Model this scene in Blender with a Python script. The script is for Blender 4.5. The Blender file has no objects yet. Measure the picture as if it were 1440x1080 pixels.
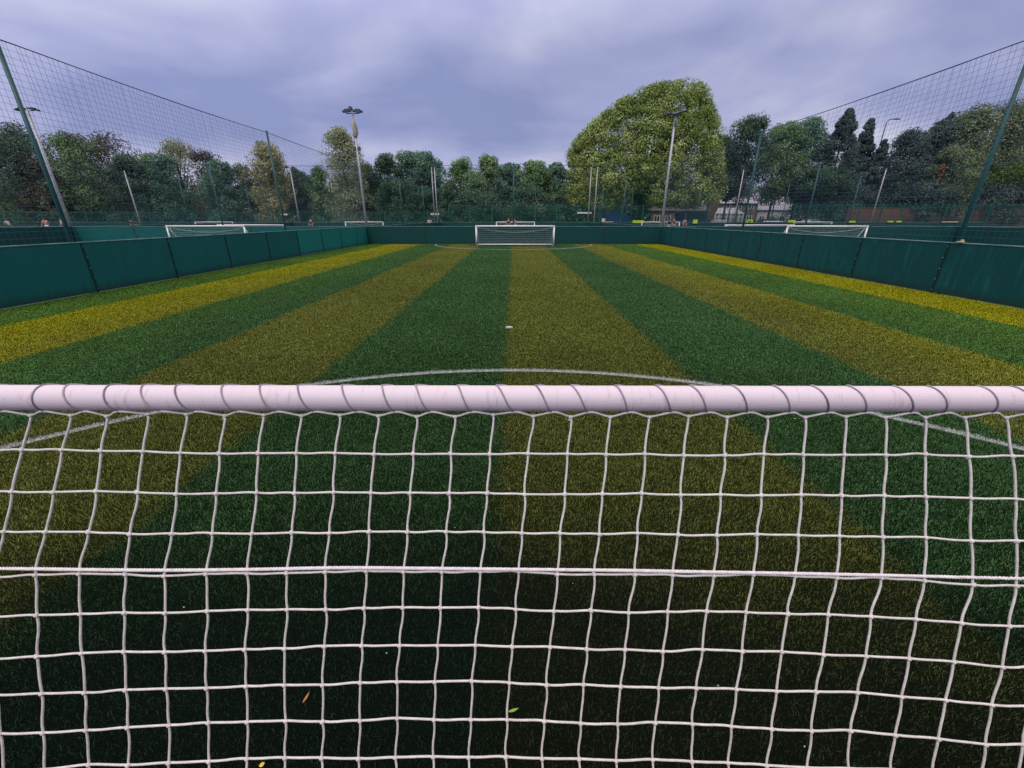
import bpy, bmesh, math, random
import numpy as np
from mathutils import Vector, Matrix

R = math.radians
PI = math.pi
S = bpy.context.scene
COL = S.collection

# ------------------------------------------------------------------ camera
CAM_H, TILT, F_PX = 1.67, R(21.9), 580.0
YAW = R(0.2)
cam_d = bpy.data.cameras.new("camera")
cam = bpy.data.objects.new("camera", cam_d)
COL.objects.link(cam)
cam.location = (0, 0, CAM_H)
cam.rotation_euler = (R(90) - TILT, 0, YAW)
cam_d.sensor_width = 36
cam_d.lens = F_PX / 1440 * 36
cam_d.clip_start = 0.05
cam_d.clip_end = 3000
S.camera = cam

# ------------------------------------------------------------------ world: overcast sky
SUN_EL, SUN_AZ = R(50), R(196)         # azimuth from +Y towards +X
world = bpy.data.worlds.new("World")
S.world = world
world.use_nodes = True
wt = world.node_tree
wt.nodes.clear()
def wn(t, **kw):
    n = wt.nodes.new(t)
    for k, v in kw.items():
        setattr(n, k, v)
    return n
wl = wt.links.new
w_out = wn("ShaderNodeOutputWorld")
sky = wn("ShaderNodeTexSky", sky_type='NISHITA', sun_disc=False)
sky.sun_elevation = SUN_EL
sky.sun_rotation = SUN_AZ
bg_sky = wn("ShaderNodeBackground")
bg_sky.inputs[1].default_value = 0.08
wl(sky.outputs[0], bg_sky.inputs[0])
tc = wn("ShaderNodeTexCoord")
sep = wn("ShaderNodeSeparateXYZ")
wl(tc.outputs['Generated'], sep.inputs[0])
def wm(op, a, b=None, c=None):
    n = wn("ShaderNodeMath", operation=op)
    for i, v in enumerate((a, b, c)):
        if v is None:
            continue
        if isinstance(v, (int, float)):
            n.inputs[i].default_value = v
        else:
            wl(v, n.inputs[i])
    return n.outputs[0]
zc = wm('MAXIMUM', sep.outputs[2], 0.0)
den = wm('ADD', zc, 0.20)
comb = wn("ShaderNodeCombineXYZ")
wl(wm('DIVIDE', sep.outputs[0], den), comb.inputs[0])
wl(wm('DIVIDE', sep.outputs[1], den), comb.inputs[1])
comb.inputs[2].default_value = 3.7
n1 = wn("ShaderNodeTexNoise")
n1.inputs['Scale'].default_value = 0.95
n1.inputs['Detail'].default_value = 7
n1.inputs['Roughness'].default_value = 0.47
n1.inputs['Distortion'].default_value = 0.3
wl(comb.outputs[0], n1.inputs['Vector'])
ramp = wn("ShaderNodeValToRGB")
cr = ramp.color_ramp
cr.elements[0].position = 0.36
cr.elements[0].color = (0.262, 0.30, 0.545, 1)
cr.elements[1].position = 0.66
cr.elements[1].color = (0.61, 0.62, 0.79, 1)
e = cr.elements.new(0.5)
e.color = (0.392, 0.418, 0.66, 1)
wl(n1.outputs['Fac'], ramp.inputs[0])
# brighter patch high on the left, overcast gain towards the zenith
lf = wm('MULTIPLY', wm('SUBTRACT', 0.15, sep.outputs[0]), wm('MULTIPLY', zc, 0.75))
zen = wm('ADD', 0.98, wm('MULTIPLY', wm('POWER', wm('MAXIMUM', wm('SUBTRACT', zc, 0.30), 0.0), 1.0), 2.6))
gain = wm('ADD', zen, wm('MAXIMUM', lf, 0.0))
bg_cl = wn("ShaderNodeBackground")
zmix = wn("ShaderNodeMix", data_type='RGBA')
wl(wm('MULTIPLY', wm('SUBTRACT', zc, 0.36), 4.0), zmix.inputs[0])
zmix.clamp_factor = True
wl(ramp.outputs[0], zmix.inputs[6])
zmix.inputs[7].default_value = (0.66, 0.60, 0.58, 1)
wl(zmix.outputs[2], bg_cl.inputs[0])
wl(gain, bg_cl.inputs[1])
mixw = wn("ShaderNodeMixShader")
mixw.inputs[0].default_value = 0.93
wl(bg_sky.outputs[0], mixw.inputs[1])
wl(bg_cl.outputs[0], mixw.inputs[2])
wl(mixw.outputs[0], w_out.inputs[0])

sun_d = bpy.data.lights.new("sun", 'SUN')
sun_d.energy = 1.4
sun_d.angle = R(25)
sun_d.color = (1.0, 0.95, 0.9)
sun = bpy.data.objects.new("sun", sun_d)
COL.objects.link(sun)
sd = Vector((math.sin(SUN_AZ) * math.cos(SUN_EL), math.cos(SUN_AZ) * math.cos(SUN_EL), math.sin(SUN_EL)))
sun.rotation_euler = sd.to_track_quat('Z', 'Y').to_euler()

S.view_settings.view_transform = 'Standard'
S.view_settings.look = 'None'
S.view_settings.gamma = 1
S.view_settings.exposure = 0.0
S.view_settings.use_curve_mapping = False

# ------------------------------------------------------------------ pixel rays of the photograph, used to survey positions
CT, ST = math.cos(TILT), math.sin(TILT)
def ray(px, py):
    a = (px - 722.0) / F_PX
    b = (540.0 - py) / F_PX
    return np.array([a, CT + b * ST, -ST + b * CT])
def at_y(px, py, Y):
    r = ray(px, py)
    t = Y / r[1]
    return r[0] * t, CAM_H + r[2] * t

# ------------------------------------------------------------------ helpers
class MB:
    def __init__(s):
        s.v = []; s.f = []
    def add(s, vs, fs):
        o = len(s.v)
        s.v.extend([tuple(p) for p in vs])
        s.f.extend([tuple(i + o for i in f) for f in fs])
    def box(s, c, d, rz=0.0, bev=0.0):
        hx, hy, hz = d[0] / 2, d[1] / 2, d[2] / 2
        cs, sn = math.cos(rz), math.sin(rz)
        if bev > 0:
            b = min(bev, hx * .9, hy * .9, hz * .9)
            bm = bmesh.new()
            bmesh.ops.create_cube(bm, size=1)
            for v in bm.verts:
                v.co = Vector((v.co.x * d[0], v.co.y * d[1], v.co.z * d[2]))
            bmesh.ops.bevel(bm, geom=list(bm.edges), offset=b, segments=2, affect='EDGES')
            bm.verts.index_update()
            vs = [(c[0] + v.co.x * cs - v.co.y * sn, c[1] + v.co.x * sn + v.co.y * cs, c[2] + v.co.z) for v in bm.verts]
            fs = [[v.index for v in f.verts] for f in bm.faces]
            bm.free()
            s.add(vs, fs)
            return
        vs = []
        for z in (-hz, hz):
            for x, y in ((-hx, -hy), (hx, -hy), (hx, hy), (-hx, hy)):
                vs.append((c[0] + x * cs - y * sn, c[1] + x * sn + y * cs, c[2] + z))
        s.add(vs, [(3, 2, 1, 0), (4, 5, 6, 7), (0, 1, 5, 4), (1, 2, 6, 5), (2, 3, 7, 6), (3, 0, 4, 7)])
    def tube(s, pts, r, n=6, cap=True):
        pts = [Vector(p) for p in pts]
        m = len(pts)
        rs = r if isinstance(r, (list, tuple)) else [r] * m
        ref = Vector((0, 0, 1))
        d0 = (pts[-1] - pts[0]).normalized()
        if (pts[-1] - pts[0]).length < 1e-6: d0 = (pts[1] - pts[0]).normalized()
        if abs(d0.z) > 0.9:
            ref = Vector((1, 0, 0))
        vs = []
        for i, p in enumerate(pts):
            a = pts[max(i - 1, 0)]; b = pts[min(i + 1, m - 1)]
            t = (b - a)
            t = t.normalized() if t.length > 1e-9 else d0
            u = t.cross(ref)
            if u.length < 1e-6:
                u = t.cross(Vector((0, 1, 0)))
            u.normalize()
            w = t.cross(u).normalized()
            for k in range(n):
                q = 2 * PI * k / n
                vs.append(p + (u * math.cos(q) + w * math.sin(q)) * rs[i])
        fs = []
        for i in range(m - 1):
            for k in range(n):
                k2 = (k + 1) % n
                fs.append((i * n + k, i * n + k2, (i + 1) * n + k2, (i + 1) * n + k))
        if cap:
            fs.append(tuple(reversed(range(n))))
            fs.append(tuple((m - 1) * n + k for k in range(n)))
        s.add(vs, fs)
    def blob(s, c, r, n=6, m=4, sq=(1, 1, 1)):
        vs = [(c[0], c[1], c[2] + r * sq[2])]
        for i in range(1, m):
            a = PI * i / m
            for k in range(n):
                q = 2 * PI * k / n
                vs.append((c[0] + r * sq[0] * math.sin(a) * math.cos(q), c[1] + r * sq[1] * math.sin(a) * math.sin(q), c[2] + r * sq[2] * math.cos(a)))
        vs.append((c[0], c[1], c[2] - r * sq[2]))
        fs = [(0, 1 + k, 1 + (k + 1) % n) for k in range(n)]
        for i in range(m - 2):
            for k in range(n):
                k2 = (k + 1) % n
                fs.append((1 + i * n + k, 1 + (i + 1) * n + k, 1 + (i + 1) * n + k2, 1 + i * n + k2))
        L = len(vs) - 1
        fs += [(L, 1 + (m - 2) * n + (k + 1) % n, 1 + (m - 2) * n + k) for k in range(n)]
        s.add(vs, fs)
    def build(s, name, mat, parent=None, smooth=False, loc=None):
        me = bpy.data.meshes.new(name)
        me.from_pydata(s.v, [], s.f)
        if mat:
            me.materials.append(mat)
        if smooth:
            me.polygons.foreach_set('use_smooth', [True] * len(me.polygons))
        o = bpy.data.objects.new(name, me)
        COL.objects.link(o)
        if parent:
            o.parent = parent
        if loc:
            o.location = loc
        return o

def np_mesh(name, verts, faces_flat, nper, mat, parent=None, smooth=False, attr=None):
    """verts (N,3); faces_flat (M,nper) int"""
    me = bpy.data.meshes.new(name)
    me.vertices.add(len(verts))
    me.vertices.foreach_set('co', np.ascontiguousarray(verts, dtype=np.float32).ravel())
    M = len(faces_flat)
    me.loops.add(M * nper)
    me.loops.foreach_set('vertex_index', np.ascontiguousarray(faces_flat, dtype=np.int32).ravel())
    me.polygons.add(M)
    me.polygons.foreach_set('loop_start', np.arange(M, dtype=np.int32) * nper)
    me.polygons.foreach_set('loop_total', np.full(M, nper, dtype=np.int32))
    if smooth:
        me.polygons.foreach_set('use_smooth', np.ones(M, dtype=bool))
    me.update(calc_edges=True)
    if attr is not None:
        a = me.attributes.new('tone', 'FLOAT', 'POINT')
        a.data.foreach_set('value', np.ascontiguousarray(attr, dtype=np.float32))
    if mat:
        me.materials.append(mat)
    o = bpy.data.objects.new(name, me)
    COL.objects.link(o)
    if parent:
        o.parent = parent
    return o

def tag(o, label=None, cat=None, group=None, kind=None):
    if label: o['label'] = label
    if cat: o['category'] = cat
    if group: o['group'] = group
    if kind: o['kind'] = kind
    return o
def empty(name, loc=(0, 0, 0), rz=0.0):
    o = bpy.data.objects.new(name, None)
    o.empty_display_size = 0.2
    COL.objects.link(o)
    o.location = loc
    o.rotation_euler = (0, 0, rz)
    return o
def kids(o):
    return [c for c in bpy.data.objects if c.parent == o]
def copy_tree(o, parent=None):
    c = o.copy()
    COL.objects.link(c)
    c.parent = parent
    for ch in kids(o):
        copy_tree(ch, c)
    return c

# ------------------------------------------------------------------ materials
class NT:
    def __init__(s, name):
        s.m = bpy.data.materials.new(name)
        s.m.use_nodes = True
        s.t = s.m.node_tree
        s.b = s.t.nodes['Principled BSDF']
    def n(s, t, **kw):
        n = s.t.nodes.new(t)
        for k, v in kw.items():
            setattr(n, k, v)
        return n
    def l(s, a, b):
        s.t.links.new(a, b)
    def val(s, sock, v):
        if isinstance(v, (int, float)):
            sock.default_value = v
        elif isinstance(v, tuple):
            sock.default_value = v if len(v) == 4 else (*v, 1)
        else:
            s.l(v, sock)
    def math(s, op, a, b=None, clamp=False):
        n = s.n("ShaderNodeMath", operation=op)
        n.use_clamp = clamp
        s.val(n.inputs[0], a)
        if b is not None:
            s.val(n.inputs[1], b)
        return n.outputs[0]
    def noise(s, vec, scale, detail=4, rough=0.55):
        n = s.n("ShaderNodeTexNoise")
        n.inputs['Scale'].default_value = scale
        n.inputs['Detail'].default_value = detail
        n.inputs['Roughness'].default_value = rough
        if vec is not None:
            s.l(vec, n.inputs['Vector'])
        return n.outputs['Fac']
    def ramp(s, fac, stops):
        n = s.n("ShaderNodeValToRGB")
        r = n.color_ramp
        r.elements[0].position = stops[0][0]; r.elements[0].color = (*stops[0][1], 1)
        r.elements[1].position = stops[-1][0]; r.elements[1].color = (*stops[-1][1], 1)
        for p, c in stops[1:-1]:
            e = r.elements.new(p); e.color = (*c, 1)
        s.val(n.inputs[0], fac)
        return n.outputs[0]
    def mix(s, fac, a, b, mode='MIX'):
        n = s.n("ShaderNodeMix", data_type='RGBA', blend_type=mode)
        s.val(n.inputs[0], fac)
        s.val(n.inputs[6], a)
        s.val(n.inputs[7], b)
        return n.outputs[2]
    def pos(s):
        return s.n("ShaderNodeNewGeometry").outputs['Position']
    def obj(s):
        return s.n("ShaderNodeTexCoord").outputs['Object']
    def scaled(s, vec, sc):
        n = s.n("ShaderNodeVectorMath", operation='MULTIPLY')
        s.l(vec, n.inputs[0]); n.inputs[1].default_value = sc
        return n.outputs[0]
    def bump(s, h, strength=0.3, dist=0.01):
        n = s.n("ShaderNodeBump")
        n.inputs['Strength'].default_value = strength
        n.inputs['Distance'].default_value = dist
        s.l(h, n.inputs['Height'])
        s.l(n.outputs[0], s.b.inputs['Normal'])
    def set(s, col, rough=0.6, metal=0.0, spec=0.5):
        s.val(s.b.inputs['Base Color'], col)
        s.val(s.b.inputs['Roughness'], rough)
        s.b.inputs['Metallic'].default_value = metal
        s.b.inputs['Specular IOR Level'].default_value = spec
        return s.m

def simple(name, c1, c2=None, scale=3.0, rough=0.6, metal=0.0, spec=0.4, stretch=(1, 1, 1), bump=0.0):
    t = NT(name)
    c2 = c2 or tuple(x * 0.75 for x in c1)
    f = t.noise(t.scaled(t.obj(), stretch), scale, 5, 0.6)
    t.set(t.ramp(f, [(0.3, c2), (0.7, c1)]), rough, metal, spec)
    if bump:
        t.bump(f, bump, 0.01)
    return t.m

STRIPES = [-8.5, -6.35, -4.25, -2.2, -0.1, 2.0, 4.1, 6.15, 8.4]   # dark | light | dark ... | light
def stripe_factor(t, P):
    """1 on the yellow-green bands, 0 on the dark green ones, by position across the pitch"""
    sp = t.n("ShaderNodeSeparateXYZ"); t.l(P, sp.inputs[0])
    wob = t.math('MULTIPLY', t.math('SUBTRACT', t.noise(P, 3.0, 3), 0.5), 0.22)
    x = t.math('ADD', sp.outputs[0], wob)
    acc = None
    sgn = 1.0
    for b in STRIPES:
        st = t.math('MULTIPLY', t.math('ADD', t.math('MULTIPLY', t.math('SUBTRACT', x, b), 7.0), 0.5, clamp=True), 1.0, clamp=True)
        st = t.math('MULTIPLY', st, sgn)
        acc = st if acc is None else t.math('ADD', acc, st)
        sgn = -sgn
    return acc, sp
ARC_R, ARC_NEAR, ARC_FAR, ARC_W = 5.33, -0.75, 30.1, 0.055
def turf(name, blades):
    t = NT(name)
    P = t.pos()
    st, sp = stripe_factor(t, P)
    big = t.noise(P, 0.45, 4)
    mid = t.noise(t.scaled(P, (1.0, 1.0, 0.0)), 9.0, 4, 0.65)
    fine = t.noise(t.scaled(P, (1.0, 1.0, 0.0)), 60.0, 3, 0.7)
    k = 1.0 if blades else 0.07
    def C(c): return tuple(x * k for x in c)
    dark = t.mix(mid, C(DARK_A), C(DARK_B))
    lite = t.mix(mid, C(LITE_A), C(LITE_B))
    # turf laid next to the boards is greener / yellower than the worn middle of the pitch
    edge = t.math('DIVIDE', t.math('SUBTRACT', t.math('ABSOLUTE', sp.outputs[0]), 4.5), 4.0, clamp=True)
    lite = t.mix(edge, lite, C(LITE_EDGE))
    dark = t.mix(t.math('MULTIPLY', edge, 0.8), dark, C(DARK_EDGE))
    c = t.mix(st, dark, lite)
    if blades:
        rnd = t.n("ShaderNodeNewGeometry").outputs['Random Per Island']
        v = t.math('ADD', t.math('MULTIPLY', rnd, 0.9), 0.55)
    else:
        v = t.math('ADD', t.math('MULTIPLY', fine, 1.1), 0.45)
    v = t.math('MULTIPLY', v, t.math('ADD', t.math('MULTIPLY', big, 0.8), 0.6))
    v = t.math('MULTIPLY', v, t.math('ADD', t.math('MULTIPLY', mid, 0.9), 0.55))
    cv = t.n("ShaderNodeCombineXYZ")
    for i in range(3): t.l(v, cv.inputs[i])
    c = t.mix(1.0, c, cv.outputs[0], 'MULTIPLY')
    # shade painted into the turf colour round each goal mouth, with ragged edges
    turf_shade = None
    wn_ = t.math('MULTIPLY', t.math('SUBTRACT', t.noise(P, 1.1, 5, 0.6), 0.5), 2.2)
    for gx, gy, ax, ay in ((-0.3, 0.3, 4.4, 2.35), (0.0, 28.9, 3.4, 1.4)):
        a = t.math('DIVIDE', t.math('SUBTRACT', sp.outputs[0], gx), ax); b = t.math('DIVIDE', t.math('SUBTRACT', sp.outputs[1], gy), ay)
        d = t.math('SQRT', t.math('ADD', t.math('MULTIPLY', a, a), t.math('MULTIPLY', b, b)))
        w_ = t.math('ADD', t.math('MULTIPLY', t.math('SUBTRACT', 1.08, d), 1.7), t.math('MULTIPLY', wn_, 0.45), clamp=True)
        turf_shade = w_ if turf_shade is None else t.math('MAXIMUM', turf_shade, w_)
    # wider, weaker painted shade over the whole near goal area
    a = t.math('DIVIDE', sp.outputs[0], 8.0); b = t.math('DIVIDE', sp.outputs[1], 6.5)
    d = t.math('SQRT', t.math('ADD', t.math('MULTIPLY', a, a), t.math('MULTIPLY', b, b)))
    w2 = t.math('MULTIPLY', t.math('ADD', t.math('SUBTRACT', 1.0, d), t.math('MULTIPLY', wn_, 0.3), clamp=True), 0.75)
    turf_shade = t.math('MAXIMUM', turf_shade, w2)
    c = t.mix(t.math('MULTIPLY', turf_shade, 0.91), c, (0.004, 0.020, 0.014) if blades else (0.004, 0.006, 0.005))
    # white fibre lines
    xx = t.math('POWER', t.math('ABSOLUTE', sp.outputs[0]), 2.0)
    line = None
    for cy in (ARC_NEAR, ARC_FAR):
        dy = t.math('SUBTRACT', sp.outputs[1], cy)
        d = t.math('SQRT', t.math('ADD', xx, t.math('MULTIPLY', dy, dy)))
        q = t.math('ABSOLUTE', t.math('SUBTRACT', d, ARC_R))
        m = t.math('MULTIPLY', t.math('SUBTRACT', ARC_W / 2 + 0.01, q), 80.0, clamp=True)
        line = m if line is None else t.math('MAXIMUM', line, m)
    for (sx, sy, rr) in ((-0.07, 6.63, 0.07), (0.0, 22.9, 0.07)):
        a = t.math('SUBTRACT', sp.outputs[0], sx); b = t.math('SUBTRACT', sp.outputs[1], sy)
        d = t.math('SQRT', t.math('ADD', t.math('MULTIPLY', a, a), t.math('MULTIPLY', b, b)))
        m = t.math('MULTIPLY', t.math('SUBTRACT', rr, d), 60.0, clamp=True)
        line = t.math('MAXIMUM', line, m)
    c = t.mix(t.math('MULTIPLY', line, 0.85), c, (0.42, 0.43, 0.45))
    t.set(c, 0.6, 0, 0.12 if blades else 0.0)
    if not blades:
        t.bump(fine, 0.8, 0.02)
    return t.m
DARK_A, DARK_B, DARK_EDGE = (0.060, 0.19, 0.070), (0.145, 0.285, 0.09), (0.17, 0.34, 0.05)
LITE_A, LITE_B, LITE_EDGE = (0.195, 0.255, 0.05), (0.34, 0.355, 0.08), (0.50, 0.51, 0.02)
M = {}
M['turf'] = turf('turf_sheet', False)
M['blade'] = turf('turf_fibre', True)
M['line'] = simple('line_fibre', (0.50, 0.50, 0.52), (0.20, 0.24, 0.23), 45, 0.7)
M['ground'] = simple('ground', (0.05, 0.075, 0.03), (0.03, 0.045, 0.02), 0.6, 0.9)
M['far_turf'] = simple('far_turf', (0.06, 0.12, 0.04), (0.04, 0.09, 0.03), 0.4, 0.8)
M['asphalt'] = simple('asphalt', (0.06, 0.06, 0.065), (0.04, 0.04, 0.045), 4, 0.85)
M['cord'] = simple('net_cord', (0.66, 0.63, 0.62), (0.48, 0.45, 0.44), 40, 0.7, bump=0.3)
M['lace'] = simple('lacing_cord', (0.34, 0.30, 0.34), (0.14, 0.12, 0.17), 12, 0.7, bump=0.3)
M['rope'] = simple('rope', (0.74, 0.68, 0.74), (0.55, 0.5, 0.54), 60, 0.7)
M['netting_far'] = simple('netting_green', (0.006, 0.05, 0.05), (0.005, 0.035, 0.035), 3, 0.8)
M['farnet'] = simple('goal_net', (0.55, 0.62, 0.62), None, 3, 0.7)
M['white'] = simple('white_frame', (0.80, 0.76, 0.80), (0.66, 0.62, 0.66), 5, 0.35)
M['galv'] = simple('galvanised', (0.42, 0.42, 0.47), (0.30, 0.30, 0.35), 4, 0.5, 0.3)
M['lamp_body'] = simple('lamp_body', (0.10, 0.11, 0.15), (0.06, 0.07, 0.10), 4, 0.5)
M['glass'] = simple('lamp_glass', (0.25, 0.28, 0.34), None, 4, 0.15)
M['bluelamp'] = simple('lamp_dark', (0.03, 0.05, 0.14), (0.02, 0.03, 0.08), 4, 0.45)
M['cloth'] = simple('weathered_wrap', (0.42, 0.39, 0.36), (0.22, 0.21, 0.2), 6, 0.8)
M['gpost'] = simple('green_post', (0.006, 0.085, 0.085), (0.004, 0.055, 0.06), 3, 0.45)
M['gpost_l'] = simple('green_post_worn', (0.17, 0.27, 0.29), (0.08, 0.17, 0.18), 3, 0.5)
M['fence'] = simple('fence_green', (0.006, 0.13, 0.11), (0.004, 0.085, 0.075), 3, 0.55)
M['netting'] = simple('netting', (0.04, 0.06, 0.17), (0.03, 0.045, 0.12), 3, 0.8)
M['yellow'] = simple('yellow_board', (0.46, 0.62, 0.02), (0.36, 0.50, 0.02), 2, 0.5)
M['cream'] = simple('cream', (0.55, 0.48, 0.28), None, 5, 0.6)
M['joint'] = simple('joint_post', (0.004, 0.022, 0.028), (0.003, 0.014, 0.018), 5, 0.5)
M['bolt'] = simple('bolt', (0.35, 0.38, 0.38), None, 5, 0.4, 0.6)
M['coping'] = simple('coping', (0.26, 0.38, 0.40), (0.06, 0.16, 0.17), 1.6, 0.5)
M['bark'] = simple('bark', (0.055, 0.042, 0.032), (0.03, 0.022, 0.018), 6, 0.9, bump=0.6)
M['brickred'] = simple('brick', (0.20, 0.085, 0.06), (0.12, 0.05, 0.04), 2.5, 0.9)
M['glasswin'] = simple('window_glass', (0.03, 0.04, 0.05), None, 2, 0.1)
M['skin'] = simple('skin', (0.42, 0.24, 0.17), None, 5, 0.6)
M['hair'] = simple('hair', (0.03, 0.02, 0.015), None, 5, 0.8)
M['rubber'] = simple('rubber', (0.02, 0.02, 0.02), None, 5, 0.8)

def board_mat(name, base, dirt, streak=0.5, scale=1.0):
    t = NT(name)
    P = t.obj()
    s1 = t.noise(t.scaled(P, (6, 6, 0.55)), 1.6, 6, 0.65)
    s2 = t.noise(t.scaled(P, (22, 22, 1.6)), 1.3, 4, 0.6)
    b = t.noise(P, 0.5 * scale, 3)
    c = t.mix(t.math('MULTIPLY', t.math('SUBTRACT', s1, 0.48), 5.0 * streak, clamp=True), base, dirt)
    c = t.mix(t.math('MULTIPLY', t.math('SUBTRACT', s2, 0.6), 2.5 * streak, clamp=True), c, tuple(min(1, x * 1.9 + 0.01) for x in dirt))
    c = t.mix(t.math('MULTIPLY', b, 0.45), c, tuple(x * 0.55 for x in base))
    vo = t.n("ShaderNodeTexVoronoi"); vo.inputs['Scale'].default_value = 2.6; t.l(P, vo.inputs['Vector'])
    ring = t.math('SUBTRACT', 1.0, t.math('MULTIPLY', t.math('ABSOLUTE', t.math('SUBTRACT', vo.outputs['Distance'], 0.24)), 14.0), clamp=True)
    c = t.mix(t.math('MULTIPLY', ring, t.math('MULTIPLY', t.math('SUBTRACT', t.noise(P, 3.1, 3), 0.5), 1.6, clamp=True)), c, tuple(x * 1.8 + .015 for x in dirt))
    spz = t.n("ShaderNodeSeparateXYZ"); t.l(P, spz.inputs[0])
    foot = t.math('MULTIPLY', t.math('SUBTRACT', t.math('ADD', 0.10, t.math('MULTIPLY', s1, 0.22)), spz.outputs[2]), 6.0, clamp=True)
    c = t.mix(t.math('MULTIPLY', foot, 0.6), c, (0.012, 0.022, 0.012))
    t.set(c, 0.6, 0, 0.25)
    return t.m
M['board'] = board_mat('board_teal', (0.001, 0.105, 0.104), (0.002, 0.075, 0.080), 0.6)
M['board_light'] = board_mat('board_teal_new', (0.004, 0.17, 0.155), (0.004, 0.14, 0.135), 0.4)
M['board_dark'] = board_mat('board_teal_shaded', (0.001, 0.052, 0.049), (0.002, 0.042, 0.042), 0.6)  # darker copy of the teal, the weaker light on end walls painted in
M['board_right'] = board_mat('board_teal_scuffed', (0.001, 0.062, 0.062), (0.005, 0.11, 0.11), 0.9)

def leaf_mat(name, a, b, c, trans=0.25):
    t = NT(name)
    at = t.n("ShaderNodeAttribute", attribute_name='tone')
    rnd = t.n("ShaderNodeNewGeometry").outputs['Random Per Island']
    f = t.math('ADD', t.math('MULTIPLY', at.outputs['Fac'], 0.85), t.math('MULTIPLY', rnd, 0.15))
    col = t.ramp(f, [(0.1, a), (0.5, b), (0.9, c)])
    t.set(col, 0.8, 0, 0.08)
    tr = t.n("ShaderNodeBsdfTranslucent")
    t.l(col, tr.inputs[0])
    mx = t.n("ShaderNodeMixShader")
    mx.inputs[0].default_value = trans
    out = t.t.nodes['Material Output']
    t.l(t.b.outputs[0], mx.inputs[1]); t.l(tr.outputs[0], mx.inputs[2])
    t.l(mx.outputs[0], out.inputs[0])
    return t.m
LEAF = {
 'dark':   leaf_mat('leaf_dark', (0.037, 0.074, 0.053), (0.071, 0.125, 0.087), (0.132, 0.210, 0.132)),
 'teal':   leaf_mat('leaf_teal', (0.063, 0.125, 0.102), (0.108, 0.209, 0.154), (0.191, 0.316, 0.207)),
 'green':  leaf_mat('leaf_green', (0.076, 0.135, 0.067), (0.145, 0.247, 0.112), (0.268, 0.386, 0.184)),
 'big':    leaf_mat('leaf_big', (0.08, 0.13, 0.03), (0.21, 0.28, 0.085), (0.47, 0.53, 0.22)),
 'brown':  leaf_mat('leaf_brown', (0.05, 0.055, 0.04), (0.095, 0.09, 0.068), (0.16, 0.14, 0.11)),
 'pale':   leaf_mat('leaf_pale', (0.12, 0.16, 0.08), (0.27, 0.31, 0.18), (0.50, 0.52, 0.37)),
 'gold':   leaf_mat('leaf_gold', (0.14, 0.15, 0.07), (0.30, 0.30, 0.14), (0.50, 0.47, 0.27)),
 'conifer':leaf_mat('leaf_conifer', (0.033, 0.058, 0.061), (0.064, 0.099, 0.094), (0.120, 0.166, 0.136), 0.1),
 'olive':  leaf_mat('leaf_olive', (0.067, 0.100, 0.059), (0.140, 0.190, 0.108), (0.289, 0.338, 0.191)),
 'bright': leaf_mat('leaf_bright', (0.05, 0.09, 0.02), (0.09, 0.15, 0.03), (0.16, 0.24, 0.05)),
 'orange': leaf_mat('leaf_orange', (0.14, 0.06, 0.02), (0.28, 0.11, 0.03), (0.4, 0.17, 0.05)),
}

# ------------------------------------------------------------------ setting: ground sheets
def sheet(name, x0, x1, y0, y1, z, mat, nx=1, ny=1):
    m = MB()
    m.add([(x0, y0, z), (x1, y0, z), (x1, y1, z), (x0, y1, z)], [(0, 1, 2, 3)])
    o = m.build(name, mat)
    o['kind'] = 'structure'
    return o
WX, Y0, Y1, YB, WH = 10.1, -0.65, 30.1, 60.4, 1.14
sheet('ground', -900, 900, -400, 1600, -0.012, M['ground'])
sheet('neighbouring_pitches', -70, 70, -12, 60.6, -0.006, M['far_turf'])
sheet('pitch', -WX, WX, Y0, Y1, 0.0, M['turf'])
sheet('path', -80, 90, 62.6, 70.5, -0.004, M['asphalt'])

# turf fibres: one mass, denser near the goal the picture is taken from
rng = np.random.default_rng(7)
def blades(cnt, x, y, hmin, hmax, wmin, wmax, lean):
    h = rng.uniform(hmin, hmax, cnt); w = rng.uniform(wmin, wmax, cnt)
    a = rng.uniform(0, 2 * PI, cnt)
    la = rng.uniform(0, 2 * PI, cnt); ll = rng.uniform(0.1, lean, cnt) * h
    dx, dy = np.cos(a) * w / 2, np.sin(a) * w / 2
    lx, ly = np.cos(la) * ll, np.sin(la) * ll
    z0 = np.zeros(cnt)
    v = np.stack([
        np.stack([x - dx, y - dy, z0], 1), np.stack([x + dx, y + dy, z0], 1),
        np.stack([x + dx * .8 + lx * .35, y + dy * .8 + ly * .35, h * .6], 1),
        np.stack([x - dx * .8 + lx * .35, y - dy * .8 + ly * .35, h * .6], 1),
        np.stack([x + dx * .3 + lx, y + dy * .3 + ly, h * (1 - .25 * ll / h)], 1),
        np.stack([x - dx * .3 + lx, y - dy * .3 + ly, h * (1 - .25 * ll / h)], 1)], 1)
    base = np.arange(cnt)[:, None] * 6
    f = np.concatenate([base + np.array([0, 1, 2, 3]), base + np.array([3, 2, 4, 5])], 0)
    return v.reshape(-1, 3), f
VV, FF, off = [], [], 0
yy = 0.1
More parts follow.
